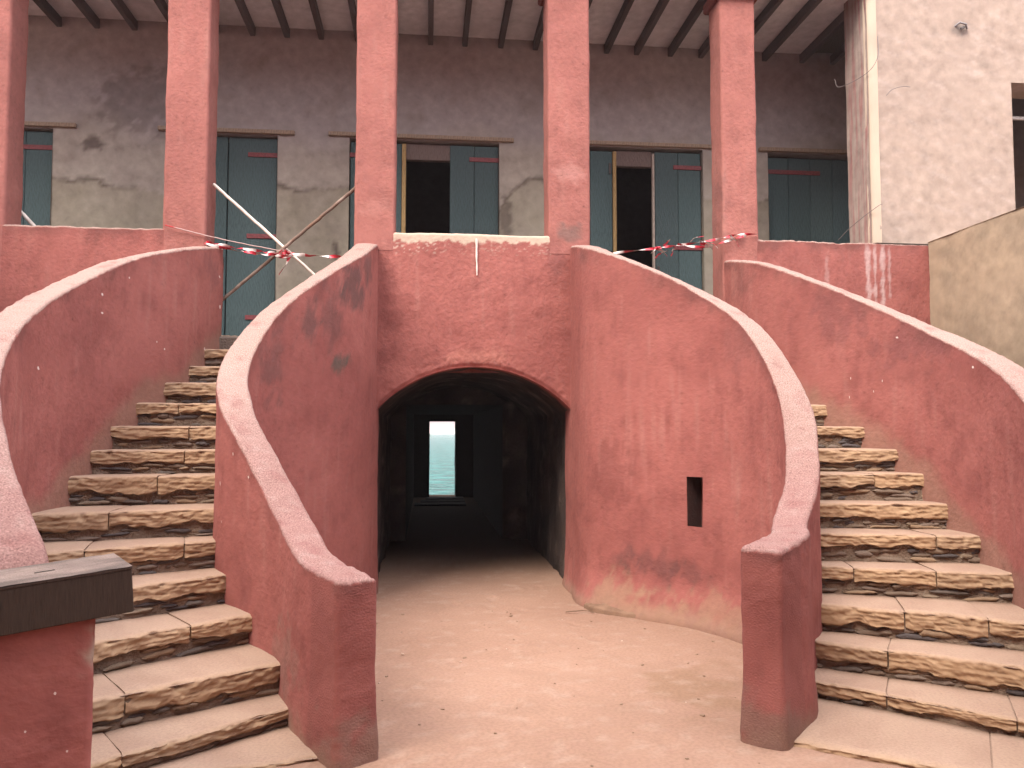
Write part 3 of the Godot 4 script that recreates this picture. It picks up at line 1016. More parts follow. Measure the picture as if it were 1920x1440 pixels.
	sheet(Vector3(dx0, 1.82, -19.59), Vector3(dx1 - dx0, 0, 0), Vector3(0, 0, -0.75), 6, 8, passage_shade, sw, true, 0.0)
	sheet(Vector3(-8, -3.0, -20.33), Vector3(dx0 + 8.0, 0, 0), Vector3(0, 9.6, 0), 4, 4, passage_shade, sw, true)
	sheet(Vector3(dx1, -3.0, -20.33), Vector3(9.0 - dx1, 0, 0), Vector3(0, 9.6, 0), 4, 4, passage_shade, sw, true)
	sheet(Vector3(dx0, 1.82, -20.33), Vector3(dx1 - dx0, 0, 0), Vector3(0, 4.8, 0), 4, 4, passage_shade, sw, true)
	put("sea_doorway", sw.mesh(), M.passage, house)
	for k in 3:
		plank("threshold_stone", Vector3(0.3 + 0.06 * k, 0.012 + 0.01 * k, -17.6 - 0.62 * k), Vector3(1.1 - 0.12 * k, 0.05, 0.45), Color(0.05, 0.045, 0.045), "passage", house, Basis.IDENTITY, 0.015)

func paint_run(parent: Node3D, a: Vector3, b: Vector3, w: float) -> void:
	var mb := MB.new()
	mb.tube(line3(a, b, 0, 24, 0.006), func(f): return w * (1.1 - 0.5 * f + 0.35 * sin(f * 17.0) * 0.4) * (1.0 if f < 0.97 else 1.25), func(_f): return Color(0.6, 0.52, 0.48), 7)
	put("paint_run", mb.mesh(), M.plain, parent)

func fleck(parent: Node3D, at: Vector3, out: Vector3, size: float, lean: float, stretch: float) -> void:
	# a flat drop of splashed paint lying on the wall
	var mb := MB.new()
	var t := Vector3.UP.cross(out).normalized()
	var ring := PackedVector3Array()
	var cc := PackedColorArray()
	for k in 9:
		var an := TAU * k / 9
		var rr := size * 0.62 * (0.75 + 0.5 * rng.randf())
		var q := Vector2(cos(an) * rr, sin(an) * rr * stretch).rotated(lean)
		ring.append(at + out * 0.011 + t * q.x + Vector3.UP * q.y)
		cc.append(Color(0.5, 0.4, 0.37))
	mb.fan(ring, cc, out)
	put("paint_fleck", mb.mesh(), M.plain, parent)

func build_stairs() -> void:
	make_rubble()
	var H := [0.03, 0.13, 0.3, 0.48, 0.67, 0.865, 1.06, 1.27, 1.45, 1.635, 1.825, 2.01, 2.18, 2.36, 2.53]
	var LP := [[-0.375, 4.117, -1.75, 3.78], [-0.625, 4.592, -1.74, 3.612], [-0.705, 4.795, -1.966, 3.941], [-0.975, 5.231, -2.182, 4.235], [-1.2, 5.53, -2.38, 4.6], [-1.317, 5.754, -2.562, 5.071], [-1.361, 5.93, -2.667, 5.6], [-1.385, 6.3, -2.65, 6.08], [-1.34, 6.52, -2.61, 6.36], [-1.24, 6.76, -2.53, 6.62], [-1.1, 7.02, -2.44, 6.9], [-0.95, 7.28, -2.34, 7.2], [-0.84, 7.52, -2.25, 7.5], [-0.72, 7.8, -2.17, 7.8], [-0.62, 8.14, -2.12, 8.14]]
	var RP := [[1.757, 4.112, 3.0, 3.28], [2.183, 4.739, 3.28, 3.66], [2.317, 4.954, 3.498, 4.05], [2.467, 5.158, 3.686, 4.372], [2.603, 5.45, 3.889, 4.914], [2.643, 5.627, 3.949, 5.3], [2.64, 5.9, 3.94, 5.64], [2.577, 6.12, 3.93, 5.87], [2.45, 6.38, 3.85, 6.12], [2.3, 6.62, 3.75, 6.42], [2.15, 6.88, 3.58, 6.75], [1.95, 7.15, 3.45, 7.08], [1.8, 7.45, 3.32, 7.42], [1.65, 7.75, 3.24, 7.75], [1.57, 8.14, 3.19, 8.14]]
	var ls: Array = []
	var rs: Array = []
	var li_st: Array = []
	var lo_st: Array = []
	var ri_st: Array = []
	var ro_st: Array = []
	for i in 15:
		ls.append([Vector2(LP[i][0], LP[i][1]), Vector2(LP[i][2], LP[i][3]), H[i]])
		rs.append([Vector2(RP[i][0], RP[i][1]), Vector2(RP[i][2], RP[i][3]), H[i]])
		li_st.append([LP[i][1], H[i]]); lo_st.append([LP[i][3], H[i]])
		ri_st.append([RP[i][1], H[i]]); ro_st.append([RP[i][3], H[i]])
	var a := thing("stone_staircase", "worn stone steps beside the dark wooden box, climbing to the crossed poles", "staircase", Vector3.ZERO, "curved stone staircases")
	staircase(a, ls, -1)
	var b := thing("stone_staircase", "worn stone steps below the beige side wall, climbing to the half open door", "staircase", Vector3.ZERO, "curved stone staircases")
	staircase(b, rs, 1)
	var grp := "curved stair walls"
	# inner wall with mildew
	var LI := [[-0.602, 3.455, 8.43], [-0.602, 3.455, 8.099], [-0.704, 3.218, 7.554], [-0.966, 2.914, 7.077], [-1.266, 2.545, 6.64], [-1.403, 2.12, 6.166], [-1.293, 1.783, 5.697], [-1.023, 1.415, 5.3], [-0.758, 1.067, 4.907], [-0.57, 0.918, 4.466], [-0.326, 0.879, 4.032]]
	var RI := [[1.557, 3.485, 8.43], [1.557, 3.485, 8.1], [1.614, 3.324, 7.499], [1.929, 3.07, 7.011], [2.308, 2.766, 6.593], [2.56, 2.41, 6.121], [2.644, 1.858, 5.637], [2.491, 1.337, 5.201], [2.227, 1.059, 4.824], [2.026, 1.025, 4.411], [1.713, 0.99, 4.065]]
	var LO := [[-2.126, 3.389, 8.16], [-2.126, 3.389, 8.1], [-2.244, 3.222, 7.457], [-2.494, 2.997, 6.865], [-2.623, 2.708, 6.259], [-2.67, 2.416, 5.658], [-2.565, 2.137, 5.081], [-2.361, 1.83, 4.541], [-2.058, 1.487, 4.057], [-1.72, 1.12, 3.66], [-1.58, 0.8, 3.5]]
	var RO := [[3.19, 3.368, 8.16], [3.19, 3.368, 8.105], [3.231, 3.233, 7.519], [3.495, 2.966, 6.97], [3.764, 2.653, 6.4], [3.93, 2.329, 5.774], [3.929, 2.031, 5.111], [3.733, 1.682, 4.471], [3.382, 1.32, 3.89], [2.903, 0.949, 3.403]]
	var w1 := thing("stair_wall", "curved red stair wall with dark mildew streaks, its low end post nearest the wooden box", "stair wall", Vector3.ZERO, grp)
	var mil := Color(0.16, 0.1, 0.095)
	loft_wall("wall_face", "wall_cap", w1, path_of(LI), 0.215, -0.1, {"post": true, "rows": 70, "blots": [
		[W(-0.66, 2.95, 7.39), Vector3(0.16, 0.3, 0.3), mil, 0.75], [W(-0.57, 3.12, 7.65), Vector3(0.1, 0.25, 0.2), mil, 0.6], [W(-0.98, 2.5, 6.85), Vector3(0.14, 0.2, 0.25), mil, 0.6], [W(-0.75, 2.2, 7.22), Vector3(0.13, 0.1, 0.2), Color(0.14, 0.12, 0.1), 0.85], [W(-0.83, 2.6, 7.1), Vector3(0.15, 0.4, 0.25), mil, 0.45], [W(-1.2, 2.1, 6.5), Vector3(0.12, 0.35, 0.25), mil, 0.45],
		[W(-0.22, 0.08, 4.05), Vector3(0.3, 0.2, 0.3), Color(0.36, 0.21, 0.17), 0.7], [W(-0.7, 0.35, 4.7), Vector3(0.25, 0.25, 0.35), Color(0.36, 0.21, 0.17), 0.5]]})
	var w2 := thing("stair_wall", "curved red stair wall with a narrow slit opening and eroded sandy foot", "stair wall", Vector3.ZERO, grp)
	var bare := Color(0.44, 0.26, 0.18)
	loft_wall("wall_face", "wall_cap", w2, path_of(RI), 0.215, -0.1, {"post": true, "rows": 70, "slit": [0.795, 1.228, W(2.21, 1.0, 6.54), 0.075], "blots": [
		[W(1.73, 0.13, 7.09), Vector3(0.34, 0.24, 0.45), bare, 0.75], [W(2.34, 0.16, 6.35), Vector3(0.3, 0.18, 0.4), bare, 0.6], [W(2.0, 0.08, 6.8), Vector3(0.45, 0.14, 0.5), bare, 0.6], [W(1.95, 0.45, 6.83), Vector3(0.26, 0.16, 0.35), Color(0.2, 0.09, 0.085), 0.55], [W(1.76, 0.5, 7.05), Vector3(0.14, 0.12, 0.2), Color(0.2, 0.09, 0.085), 0.5], [W(2.18, 0.44, 6.6), Vector3(0.2, 0.12, 0.3), Color(0.2, 0.09, 0.085), 0.5], [W(1.66, 1.2, 7.18), Vector3(0.25, 0.4, 0.4), RED_C, 0.6], [W(1.6, 3.25, 7.6), Vector3(0.2, 0.12, 0.4), Color(0.3, 0.13, 0.12), 0.5],
		[W(2.5, 2.3, 6.1), Vector3(0.2, 0.3, 0.3), Color(0.3, 0.12, 0.11), 0.45], [W(1.66, 0.1, 4.1), Vector3(0.3, 0.2, 0.3), Color(0.36, 0.21, 0.17), 0.75]],
		"push": func(q: Vector3, nn: Vector3) -> float:
			# the foot swells out towards the court, most where the plaster was patched
			return (0.075 * smoothstep(0.35, 0.0, q.y) * smoothstep(5.4, 6.2, -q.z) * smoothstep(8.0, 7.3, -q.z) + 0.02 * smoothstep(0.12, 0.0, q.y)) * (1.0 if nn.x < 0 and nn.z > -0.5 else 0.0) if q.z < -4.6 else 0.0})
	# the slit's reveal
	var sb := MB.new()
	var out := Vector3(-0.8, 0, 0.62).normalized()
	var al := Vector3.UP.cross(out).normalized()
	var ctr := W(2.21, 1.0115, 6.54) - out * 0.0
	var sc := func(q: Vector3) -> Color: return red_paint(q, {}).lerp(Color(0.07, 0.05, 0.045), 0.85)  # red darkened: shade of the recess painted into the reveal
	for s: float in [-1.0, 1.0]:
		sheet(ctr + al * 0.085 * s + out * 0.0 + Vector3.DOWN * 0.235, -out * 0.45, Vector3.UP * 0.47, 8, 12, sc, sb, s > 0)
		sheet(ctr - al * 0.085 + out * 0.0 + Vector3.UP * 0.235 * s, -out * 0.45, al * 0.17, 8, 6, sc, sb, s < 0)
	sheet(ctr - al * 0.085 - out * 0.4 + Vector3.DOWN * 0.235, al * 0.17, Vector3.UP * 0.47, 4, 8, sc, sb, true)
	put("slit_reveal", sb.mesh(), M.red, w2)
	# old foundation ledge along the foot
	var fl := MB.new()
	var fp := spline([W(1.5, 0, 7.35), W(1.55, 0, 7.12), W(1.9, 0, 6.84), W(2.2, 0, 6.56), W(2.42, 0, 6.2), W(2.46, 0, 5.7)], 22)
	var P := PackedVector3Array()
	var C := PackedColorArray()
	for i in fp.size():
		var t := (fp[mini(i + 1, fp.size() - 1)] - fp[maxi(i - 1, 0)]).normalized()
		var nn := Vector3(t.z, 0, -t.x)
		if nn.x > 0:
			nn = -nn
		var reach := 0.07 + 0.05 * nl(fp[i], 2.0)
		var hh := 0.045 + 0.02 * nh(fp[i], 3.0)
		for k in 6:
			var q: Vector3 = fp[i] + nn * [-0.12, -0.02, 0.3, 0.75, 1.0, 1.0][k] * (reach if k > 1 else 1.0)
			q.y = [hh + 0.02, hh + 0.012, hh, hh - 0.004, hh - 0.02, -0.05][k] + 0.006 * nh(q, 12.0)
			P.append(q)
			C.append(Color(0.36, 0.22, 0.15).lerp(Color(0.26, 0.16, 0.11), clampf(0.4 + nh(q, 5.0), 0, 1)))
	fl.grid(P, C, fp.size(), 6, true)
	put("footing", fl.mesh(), M.stone, w2)
	var w3 := thing("stair_wall", "curved red stair wall running down to the pier under the dark box", "stair wall", Vector3.ZERO, grp)
	loft_wall("wall_face", "wall_cap", w3, path_of(LO), 0.215, -0.1, {"steps": lo_st, "rows": 64, "blots": [[W(-2.45, 2.3, 6.3), Vector3(0.3, 0.3, 0.4), RED_C, 0.5], [W(-2.05, 3.1, 7.9), Vector3(0.15, 0.2, 0.2), Color(0.24, 0.1, 0.1), 0.4]]})
	for q in [[-2.5, 2.0, 5.5, 0.011, 0.4, 1.8], [-2.465, 2.63, 6.4, 0.014, 0.7, 1.4], [-2.465, 2.49, 6.41, 0.012, 1.5, 1.7], [-2.005, 3.08, 8.0, 0.012, 0.6, 1.8], [-2.0, 2.79, 8.02, 0.016, 0.0, 2.0], [-2.225, 2.29, 7.12, 0.012, 1.3, 1.4], [-2.26, 2.34, 7.03, 0.01, 0.3, 1.2], [-2.05, 2.35, 7.7, 0.014, 0.2, 1.7], [-2.385, 2.82, 6.72, 0.013, 0.3, 1.0]]:
		fleck(w3, W(q[0], q[1], q[2]), Vector3(0.95, 0, 0.3).normalized(), q[3], q[4], q[5])
	# pier at its foot
	var pb := MB.new()
	var bx := Vector3(0.87, 0, -0.49).normalized()
	var bz := Vector3(0.49, 0, 0.87).normalized()
	var corner := W(-1.262, 0, 3.33)
	var pr := PackedVector3Array()
	var pn := PackedVector3Array()
	for k in 5:
		var an := PI / 2 * k / 4
		var d := bx * cos(an) + bz * sin(an)
		pr.append(corner - bx * 0.03 - bz * 0.03 + d * 0.03); pn.append(d)
	for k in range(1, 30):
		pr.append(corner - bx * (0.03 + 0.022 * k)); pn.append(bz)
	var lastp := pr[-1]
	for k in range(1, 16):
		pr.append(lastp - bz * 0.03 * k); pn.append(-bx)
	for k in range(1, 22):
		pr.append(pr[33 + 15] + bx * 0.032 * k) if false else pr.append(lastp - bz * 0.45 + bx * 0.031 * k); pn.append(-bz)
	for k in range(1, 14):
		pr.append((lastp - bz * 0.45 + bx * 0.651).lerp(pr[0], k / 14.0)); pn.append(bx)
	pr.append(pr[0]); pn.append(pn[0])
	P = PackedVector3Array()
	C = PackedColorArray()
	for j in pr.size():
		for w in 46:
			var q := Vector3(pr[j].x, lerpf(-0.1, 0.882, w / 45.0), pr[j].z)
			P.append(q + pn[j] * dent(q))
			C.append(red_paint(q, {"blots": [[W(-1.285, 0.74, 3.34), Vector3(0.05, 0.08, 0.06), Color(0.5, 0.4, 0.32), 0.9]]}))
	pb.grid(P, C, pr.size(), 46)
	var lid := PackedVector3Array()
	var lc := PackedColorArray()
	for j in pr.size() - 1:
		lid.append(P[j * 46 + 45]); lc.append(RED_A)
	pb.fan(lid, lc, Vector3.UP)
	put("end_pier", pb.mesh(), M.red, w3)
	for q in [[-1.42, 0.62, 0.008], [-1.5, 0.5, 0.006], [-1.38, 0.4, 0.006], [-1.58, 0.63, 0.007], [-1.4, 0.3, 0.007], [-1.55, 0.28, 0.005], [-1.66, 0.48, 0.006]]:
		var along: float = (q[0] + 1.3) / 0.87
		fleck(w3, corner + bx * along + Vector3.UP * q[1] + bz * 0.008, bz, q[2], 0.3, 1.2)
	var w4 := thing("stair_wall", "curved red stair wall rising to the last column, in front of the beige side wall", "stair wall", Vector3.ZERO, grp)
	loft_wall("wall_face", "wall_cap", w4, path_of(RO), 0.215, -0.1, {"steps": ro_st, "rows": 64, "blots": [[W(3.6, 2.6, 6.7), Vector3(0.3, 0.3, 0.4), Color(0.25, 0.1, 0.1), 0.45], [W(3.8, 2.3, 5.9), Vector3(0.3, 0.25, 0.5), Color(0.25, 0.1, 0.1), 0.5], [W(3.15, 3.1, 7.7), Vector3(0.2, 0.25, 0.3), Color(0.25, 0.11, 0.1), 0.4]]})
	for q in [[3.735, 2.34, 6.08, 0.012, 1.2, 1.6], [3.58, 2.04, 6.52, 0.006, 0.0, 3.0], [3.57, 1.88, 6.53, 0.006, 0.0, 3.2], [3.69, 2.0, 6.23, 0.005, 0.0, 3.4], [3.66, 1.92, 6.31, 0.005, 0.0, 3.4], [3.8, 2.04, 5.28, 0.011, 0.2, 1.4]]:
		fleck(w4, W(q[0], q[1], q[2]), Vector3(-0.93, 0, 0.36).normalized(), q[3], q[4], q[5])
	for q in [[-1.075, 0.46, 5.178, 0.009, 0.1, 4.5], [-1.078, 0.37, 5.178, 0.006, 0.0, 4.0], [-1.23, 1.45, 5.4, 0.009, 0.3, 2.0], [-1.09, 1.31, 5.21, 0.012, 0.8, 1.3], [-1.35, 1.25, 5.58, 0.006, 0.2, 4.0], [-1.33, 1.0, 5.55, 0.005, 0.1, 3.0]]:
		fleck(w1, W(q[0], q[1], q[2]), Vector3(-0.8, 0, 0.6), q[3], q[4], q[5])

func path_of(t: Array) -> PackedVector3Array:
	var pts: Array = []
	for q in t:
		pts.append(Vector3(q[0], q[1], -q[2]))
	return spline(pts, 26)

func build_beige() -> void:
	var o := thing("beige_building", "pale beige plastered building with a dark window opening beside the red veranda", "building")
	var beige := func(q: Vector3) -> Color:
		var c := Color(0.55, 0.435, 0.37).lerp(Color(0.49, 0.385, 0.33), clampf(0.4 + 0.9 * nl(q, 0.7), 0, 1))
		c = c.lerp(Color(0.6, 0.49, 0.44), clampf(NH.get_noise_3d((q.x + q.y * 0.7) * 3.0, (q.y + q.x * 0.35) * 11.0, q.z) * 1.6 - 0.3, 0, 0.7))
		c = c.lerp(Color(0.36, 0.29, 0.25), clampf(nh(q, 3.0) * 0.9 - 0.3, 0, 0.4))
		var dd := ((q - W(5.8, 6.0, 8.1)) / Vector3(0.13, 0.1, 1)).length()
		return c.lerp(Color(0.25, 0.22, 0.21), 0.7 * smoothstep(1.1, 0.4, dd + 0.5 * nh(q, 7.0)))
	var mb := MB.new()
	var z := -8.095
	sheet(Vector3(4.8, 3.6, z), Vector3(1.57, 0, 0), Vector3(0, 3.4, 0), 60, 130, beige, mb, false, 0.014)
	sheet(Vector3(6.37, 5.42, z), Vector3(1.3, 0, 0), Vector3(0, 1.58, 0), 40, 50, beige, mb, false, 0.014)
	sheet(Vector3(6.37, 3.6, z), Vector3(1.3, 0, 0), Vector3(0, 0.3, 0), 30, 10, beige, mb, false, 0.014)
	sheet(Vector3(7.67, 3.6, z), Vector3(2.3, 0, 0), Vector3(0, 3.4, 0), 30, 50, beige, mb, false, 0.014)
	sheet(Vector3(6.37, 3.9, z + 0.004), Vector3(0, 0, -0.4), Vector3(0, 1.52, 0), 8, 30, beige, mb, false)
	sheet(Vector3(7.67, 3.9, z + 0.004), Vector3(0, 0, -0.4), Vector3(0, 1.52, 0), 8, 30, beige, mb, true)
	sheet(Vector3(6.37, 5.42, z + 0.004), Vector3(1.3, 0, 0), Vector3(0, 0, -0.4), 12, 8, beige, mb, true)
	put("front_wall", mb.mesh(), M.plaster, o)
	var rv := MB.new()
	sheet(Vector3(4.715, 3.6, -8.11), Vector3(0, 0, -0.45), Vector3(0, 3.0, 0), 24, 90, func(q: Vector3) -> Color:
		var c := Color(0.5, 0.39, 0.35)
		var s := NH.get_noise_3d(q.x, q.y * 0.9, q.z * 16.0)
		c = c.lerp(Color(0.5, 0.2, 0.19), clampf(s * 1.6 - 0.05, 0, 0.7))
		return c.lerp(Color(0.62, 0.5, 0.44), clampf(-s * 1.3 + 0.4 * nl(q, 1.5), 0, 0.8)), rv, false, 0.008)
	put("side_wall", rv.mesh(), M.plaster, o)
	# smooth cement corner
	var cb := MB.new()
	var P := PackedVector3Array()
	var C := PackedColorArray()
	for w in 60:
		var y := lerpf(3.6, 7.0, w / 59.0)
		for k in 9:
			var an := PI / 2 * k / 8
			var q := Vector3(4.79, y, -8.17) + Vector3(-cos(an) * 0.078, 0, sin(an) * 0.082)
			if k == 8:
				q.x += 0.03
			q += Vector3(-cos(an), 0, sin(an)) * 0.004 * nl(q, 2.0)
			P.append(q)
			C.append(Color(0.43, 0.35, 0.28).lerp(Color(0.36, 0.28, 0.225), clampf(nl(q, 1.5), 0, 1)))
	cb.grid(P, C, 60, 9, true)
	put("corner_strip", cb.mesh(), M.plain, o)
	var rb := MB.new()
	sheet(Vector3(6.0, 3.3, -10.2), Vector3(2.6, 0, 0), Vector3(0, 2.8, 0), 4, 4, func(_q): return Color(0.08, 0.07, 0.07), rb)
	put("room_back", rb.mesh(), M.plaster, o)
	plank("window_rail", Vector3(7.0, 5.15, -8.4), Vector3(1.3, 0.04, 0.03), Color(0.4, 0.38, 0.37), "iron", o)
	# broken-out hole with a bit of metal left in it
	var hb := MB.new()
	hb.tube(PackedVector3Array([W(5.73, 6.02, 8.12), W(5.77, 6.05, 8.06), W(5.83, 6.03, 8.05), W(5.87, 6.0, 8.09)]), func(_f): return 0.011, func(_f): return Color(0.2, 0.19, 0.2), 8)
	hb.box(W(5.81, 6.0, 8.075), Vector3(0.05, 0.03, 0.03), Color(0.1, 0.09, 0.09), Basis(Vector3.BACK, 0.5), 0.008)
	put("broken_bracket", hb.mesh(), M.iron, o)
	for pth in [[W(4.82, 5.85, 8.07), W(4.79, 5.6, 8.03), W(4.7, 5.45, 8.1), W(4.56, 5.42, 8.4), W(4.55, 5.55, 8.5)], [W(4.82, 4.01, 8.06), W(4.74, 3.97, 8.03), W(4.62, 3.84, 8.3), W(4.55, 3.72, 8.5)], [W(4.9, 5.2, 8.07), W(4.96, 5.26, 8.05), W(5.08, 5.3, 8.05), W(5.18, 5.31, 8.075)]]:
		var tb := MB.new()
		tb.tube(spline(pth, 8), func(_f): return 0.0032, func(_f): return Color(0.15, 0.13, 0.13), 6)
		put("cable", tb.mesh(), M.plain, o)
	# wall that closes the court, running towards the viewer
	var sw := thing("side_wall", "plain stained beige wall running forward from the red parapet", "wall")
	var stain := func(q: Vector3) -> Color:
		var c := Color(0.6, 0.455, 0.325).lerp(Color(0.52, 0.4, 0.285), clampf(0.5 + 1.3 * nl(q, 0.8), 0, 1))
		c = c.lerp(Color(0.4, 0.31, 0.23), clampf(NH.get_noise_3d(q.x, q.y * 2.2 + q.z * 1.1, q.z * 1.4) * 1.1 - 0.12, 0, 0.55))
		return c.lerp(Color(0.38, 0.29, 0.21), 0.5 * smoothstep(3.1, 2.2, q.y + 0.5 * nl(q, 1.5)))
	var wb := MB.new()
	sheet(Vector3(5.345, 0, -8.09), Vector3(0, 0, 9.0), Vector3(0, 3.62, 0), 160, 90, stain, wb, true, 0.012)
	put("wall_face", wb.mesh(), M.plaster, sw)
	var wt := MB.new()
	sheet(Vector3(5.338, 3.615, -8.09), Vector3(0, 0, 9.0), Vector3(0.3, 0, 0), 60, 4, stain, wt, false)
	sheet(Vector3(5.638, 0, -8.09), Vector3(0, 0, 9.0), Vector3(0, 3.615, 0), 20, 10, stain, wt, false)
	put("wall_top", wt.mesh(), M.plaster, sw)

func build_small() -> void:
	# dark box on the pier
	var bx := Vector3(0.87, 0.075, -0.49).normalized()
	var bz := Vector3(0.49, 0, 0.87).normalized()
	var up := bz.cross(bx).normalized()
	var bs := Basis(bx, up, bz)
	var box := thing("wooden_box", "dark brown wooden box with a worn grey lid, standing on the red pier", "box", W(-1.262, 0.888, 3.33))
	var ctr := bx * -0.235 - bz * 0.17
	var w := 0.72
	var brown := Color(0.045, 0.028, 0.022)
	plank("side_board", ctr + up * 0.077 + bz * 0.195, Vector3(w, 0.165, 0.02), brown, "wood", box, bs, 0.003)
	plank("side_board", ctr + up * 0.077 - bz * 0.195, Vector3(w, 0.165, 0.02), brown, "wood", box, bs, 0.003)
	plank("side_board", ctr + up * 0.077 + bx * (w / 2 - 0.01), Vector3(0.02, 0.165, 0.37), brown * 1.1, "wood", box, bs, 0.003)
	plank("side_board", ctr + up * 0.077 - bx * (w / 2 - 0.01), Vector3(0.02, 0.165, 0.37), brown, "wood", box, bs, 0.003)
	plank("bottom_board", ctr + up * 0.004, Vector3(w - 0.04, 0.014, 0.37), brown, "wood", box, bs, 0.003)
	var lb := MB.new()
	var P := PackedVector3Array()
	var C := PackedColorArray()
	for u in 37:
		for v in 21:
			var q := ctr + bx * (u / 36.0 - 0.5) * (w + 0.006) + bz * (v / 20.0 - 0.5) * 0.416 + up * 0.172
			q += up * (0.002 * nh(q * 3.0, 4.0))
			P.append(q)
			var s := nh(Vector3(q.x * 1.0, 0, q.z) + bx * 0.0, 3.0) + 0.6 * NH.get_noise_3d(u * 0.05, v * 0.45, 2.0)
			C.append(Color(0.1, 0.075, 0.065).lerp(Color(0.23, 0.17, 0.145), clampf(0.45 + s, 0, 1)))
	lb.grid(P, C, 37, 21, true)
	put("lid_top", lb.mesh(), M.wood, box)
	plank("lid", ctr + up * 0.165, Vector3(w + 0.004, 0.011, 0.414), brown * 1.3, "wood", box, bs, 0.003)
	plank("coin_slot", ctr + up * 0.1745 + bx * 0.08 + bz * 0.02, Vector3(0.07, 0.002, 0.006), Color(0.01, 0.01, 0.01), "plain", box, bs, 0.001)

	# poles
	var g := "poles barring the stair head and parapet"
	pole("barrier_pole", "white pole sloping down behind the mildewed stair wall, crossed by a brown pole", W(-2.13, 4.055, 8.24), W(-0.95, 3.0, 8.24), 0.016, Color(0.72, 0.64, 0.57), g, 0.0)
	pole("barrier_pole", "rusty brown pole crossing the white one at the tied tape", W(-0.72, 4.06, 8.2), W(-2.1, 2.81, 8.2), 0.018, Color(0.13, 0.09, 0.07), g, 1.0)
	pole("barrier_pole", "white pole leaning down behind the parapet before the farthest blue-green door", W(-4.3, 4.04, 8.5), W(-3.72, 3.42, 8.5), 0.02, Color(0.66, 0.6, 0.55), g, 0.0)

	# tapes
	var tp := thing("barrier_tape", "red and white barrier tape tied round the crossed poles", "tape", W(-1.4, 3.3, 8.1), "barrier tapes across the stair heads")
	var off := -W(-1.4, 3.3, 8.1)
	var tb := MB.new()
	ribbon(tb, shift(line3(W(-2.15, 3.43, 8.06), W(-1.4, 3.345, 8.15), 0.01, 90, 0.012), off), 0.03, 16.0, 0.12, 0.0)
	put("tape_band", tb.mesh(), M.plastic, tp)
	tb = MB.new()
	ribbon(tb, shift(line3(W(-2.16, 3.415, 8.05), W(-1.42, 3.33, 8.14), 0.022, 90, 0.012), off), 0.03, 13.0, 0.12, 0.1)
	put("tape_band", tb.mesh(), M.plastic, tp)
	tb = MB.new()
	ribbon(tb, shift(line3(W(-1.42, 3.36, 8.15), W(-0.68, 3.325, 8.12), 0.012, 90, 0.012), off), 0.032, 14.0, 0.12, 0.03)
	put("tape_band", tb.mesh(), M.plastic, tp)
	tb = MB.new()
	ribbon(tb, shift(line3(W(-1.34, 3.34, 8.13), W(-1.46, 3.13, 8.12), -0.01, 24, 0.012), off), 0.045, 3.0, 0.1, 0.02)
	put("loose_end", tb.mesh(), M.plastic, tp)
	tb = MB.new()
	for k in 4:
		var kp := PackedVector3Array()
		for i in 22:
			var an := TAU * i / 21.0
			kp.append(W(-1.41, 3.345, 8.15) + off + Vector3(cos(an) * (0.035 + 0.02 * k), sin(an) * 0.025 + 0.01 * sin(k * 2.0), sin(an * 1.0 + k) * 0.05))
		ribbon(tb, kp, 0.025, 9.0, 0.085, 0.06 * k)
	put("knot", tb.mesh(), M.plastic, tp)
	tb = MB.new()
	tb.tube(shift(line3(W(-2.53, 3.585, 8.05), W(-1.45, 3.375, 8.13), 0.015, 30, 0.004), off), func(_f): return 0.0055, func(f): return Color(0.45, 0.04, 0.05) if f < 0.08 else Color(0.42, 0.3, 0.28), 6)
	put("cord", tb.mesh(), M.plain, tp)
	var t2 := thing("barrier_tape", "red and white tape with fluttering ends strung to the column before the half open door", "tape", W(2.7, 3.5, 8.05), "barrier tapes across the stair heads")
	off = -W(2.7, 3.5, 8.05)
	tb = MB.new()
	var run := spline([W(1.78, 3.41, 8.12), W(1.95, 3.425, 8.08), W(2.32, 3.47, 8.05), W(2.72, 3.53, 8.04), W(3.0, 3.585, 8.06), W(3.2, 3.635, 8.06), W(3.43, 3.65, 8.06)], 14)
	ribbon(tb, shift(run, off), 0.026, 14.0, 0.11, 0.0)
	put("tape_band", tb.mesh(), M.plastic, t2)
	tb = MB.new()
	ribbon(tb, shift(spline([W(2.56, 3.515, 8.03), W(2.72, 3.49, 8.02), W(2.9, 3.5, 8.03), W(3.05, 3.55, 8.03), W(3.3, 3.63, 8.05)], 14), off), 0.026, 12.0, 0.11, 0.04)
	put("tape_band", tb.mesh(), M.plastic, t2)
	for q in [[2.4, 3.49, 2.26, 3.4, 0.0], [2.33, 3.47, 2.44, 3.38, 0.05], [2.44, 3.44, 2.3, 3.36, 0.1], [2.42, 3.49, 2.47, 3.55, 0.02], [2.54, 3.47, 2.47, 3.38, 0.12], [2.7, 3.54, 2.82, 3.6, 0.09], [2.8, 3.53, 2.92, 3.46, 0.03], [2.86, 3.55, 2.98, 3.47, 0.15], [3.12, 3.61, 3.2, 3.5, 0.09], [2.9, 3.5, 2.78, 3.55, 0.0]]:
		tb = MB.new()
		ribbon(tb, shift(line3(W(q[0], q[1], 8.03), W(q[2], q[3], 8.0), -0.02, 20, 0.02), off), 0.028, 6.0, 0.09, q[4])
		put("loose_end", tb.mesh(), M.plastic, t2)

	# twig and scattered grit on the sand
	var tw := MB.new()
	tw.tube(spline([W(1.22, 0.012, 7.12), W(1.3, 0.022, 7.1), W(1.4, 0.016, 7.13), W(1.46, 0.012, 7.05)], 6), func(f): return 0.006 - 0.003 * f, func(_f): return Color(0.16, 0.1, 0.07), 6)
	var twig := put("twig", tw.mesh(), M.plain)
	twig.set_meta("label", "thin curved brown twig lying on sand by the arch foot")
	twig.set_meta("category", "twig")
	var gm := MB.new()
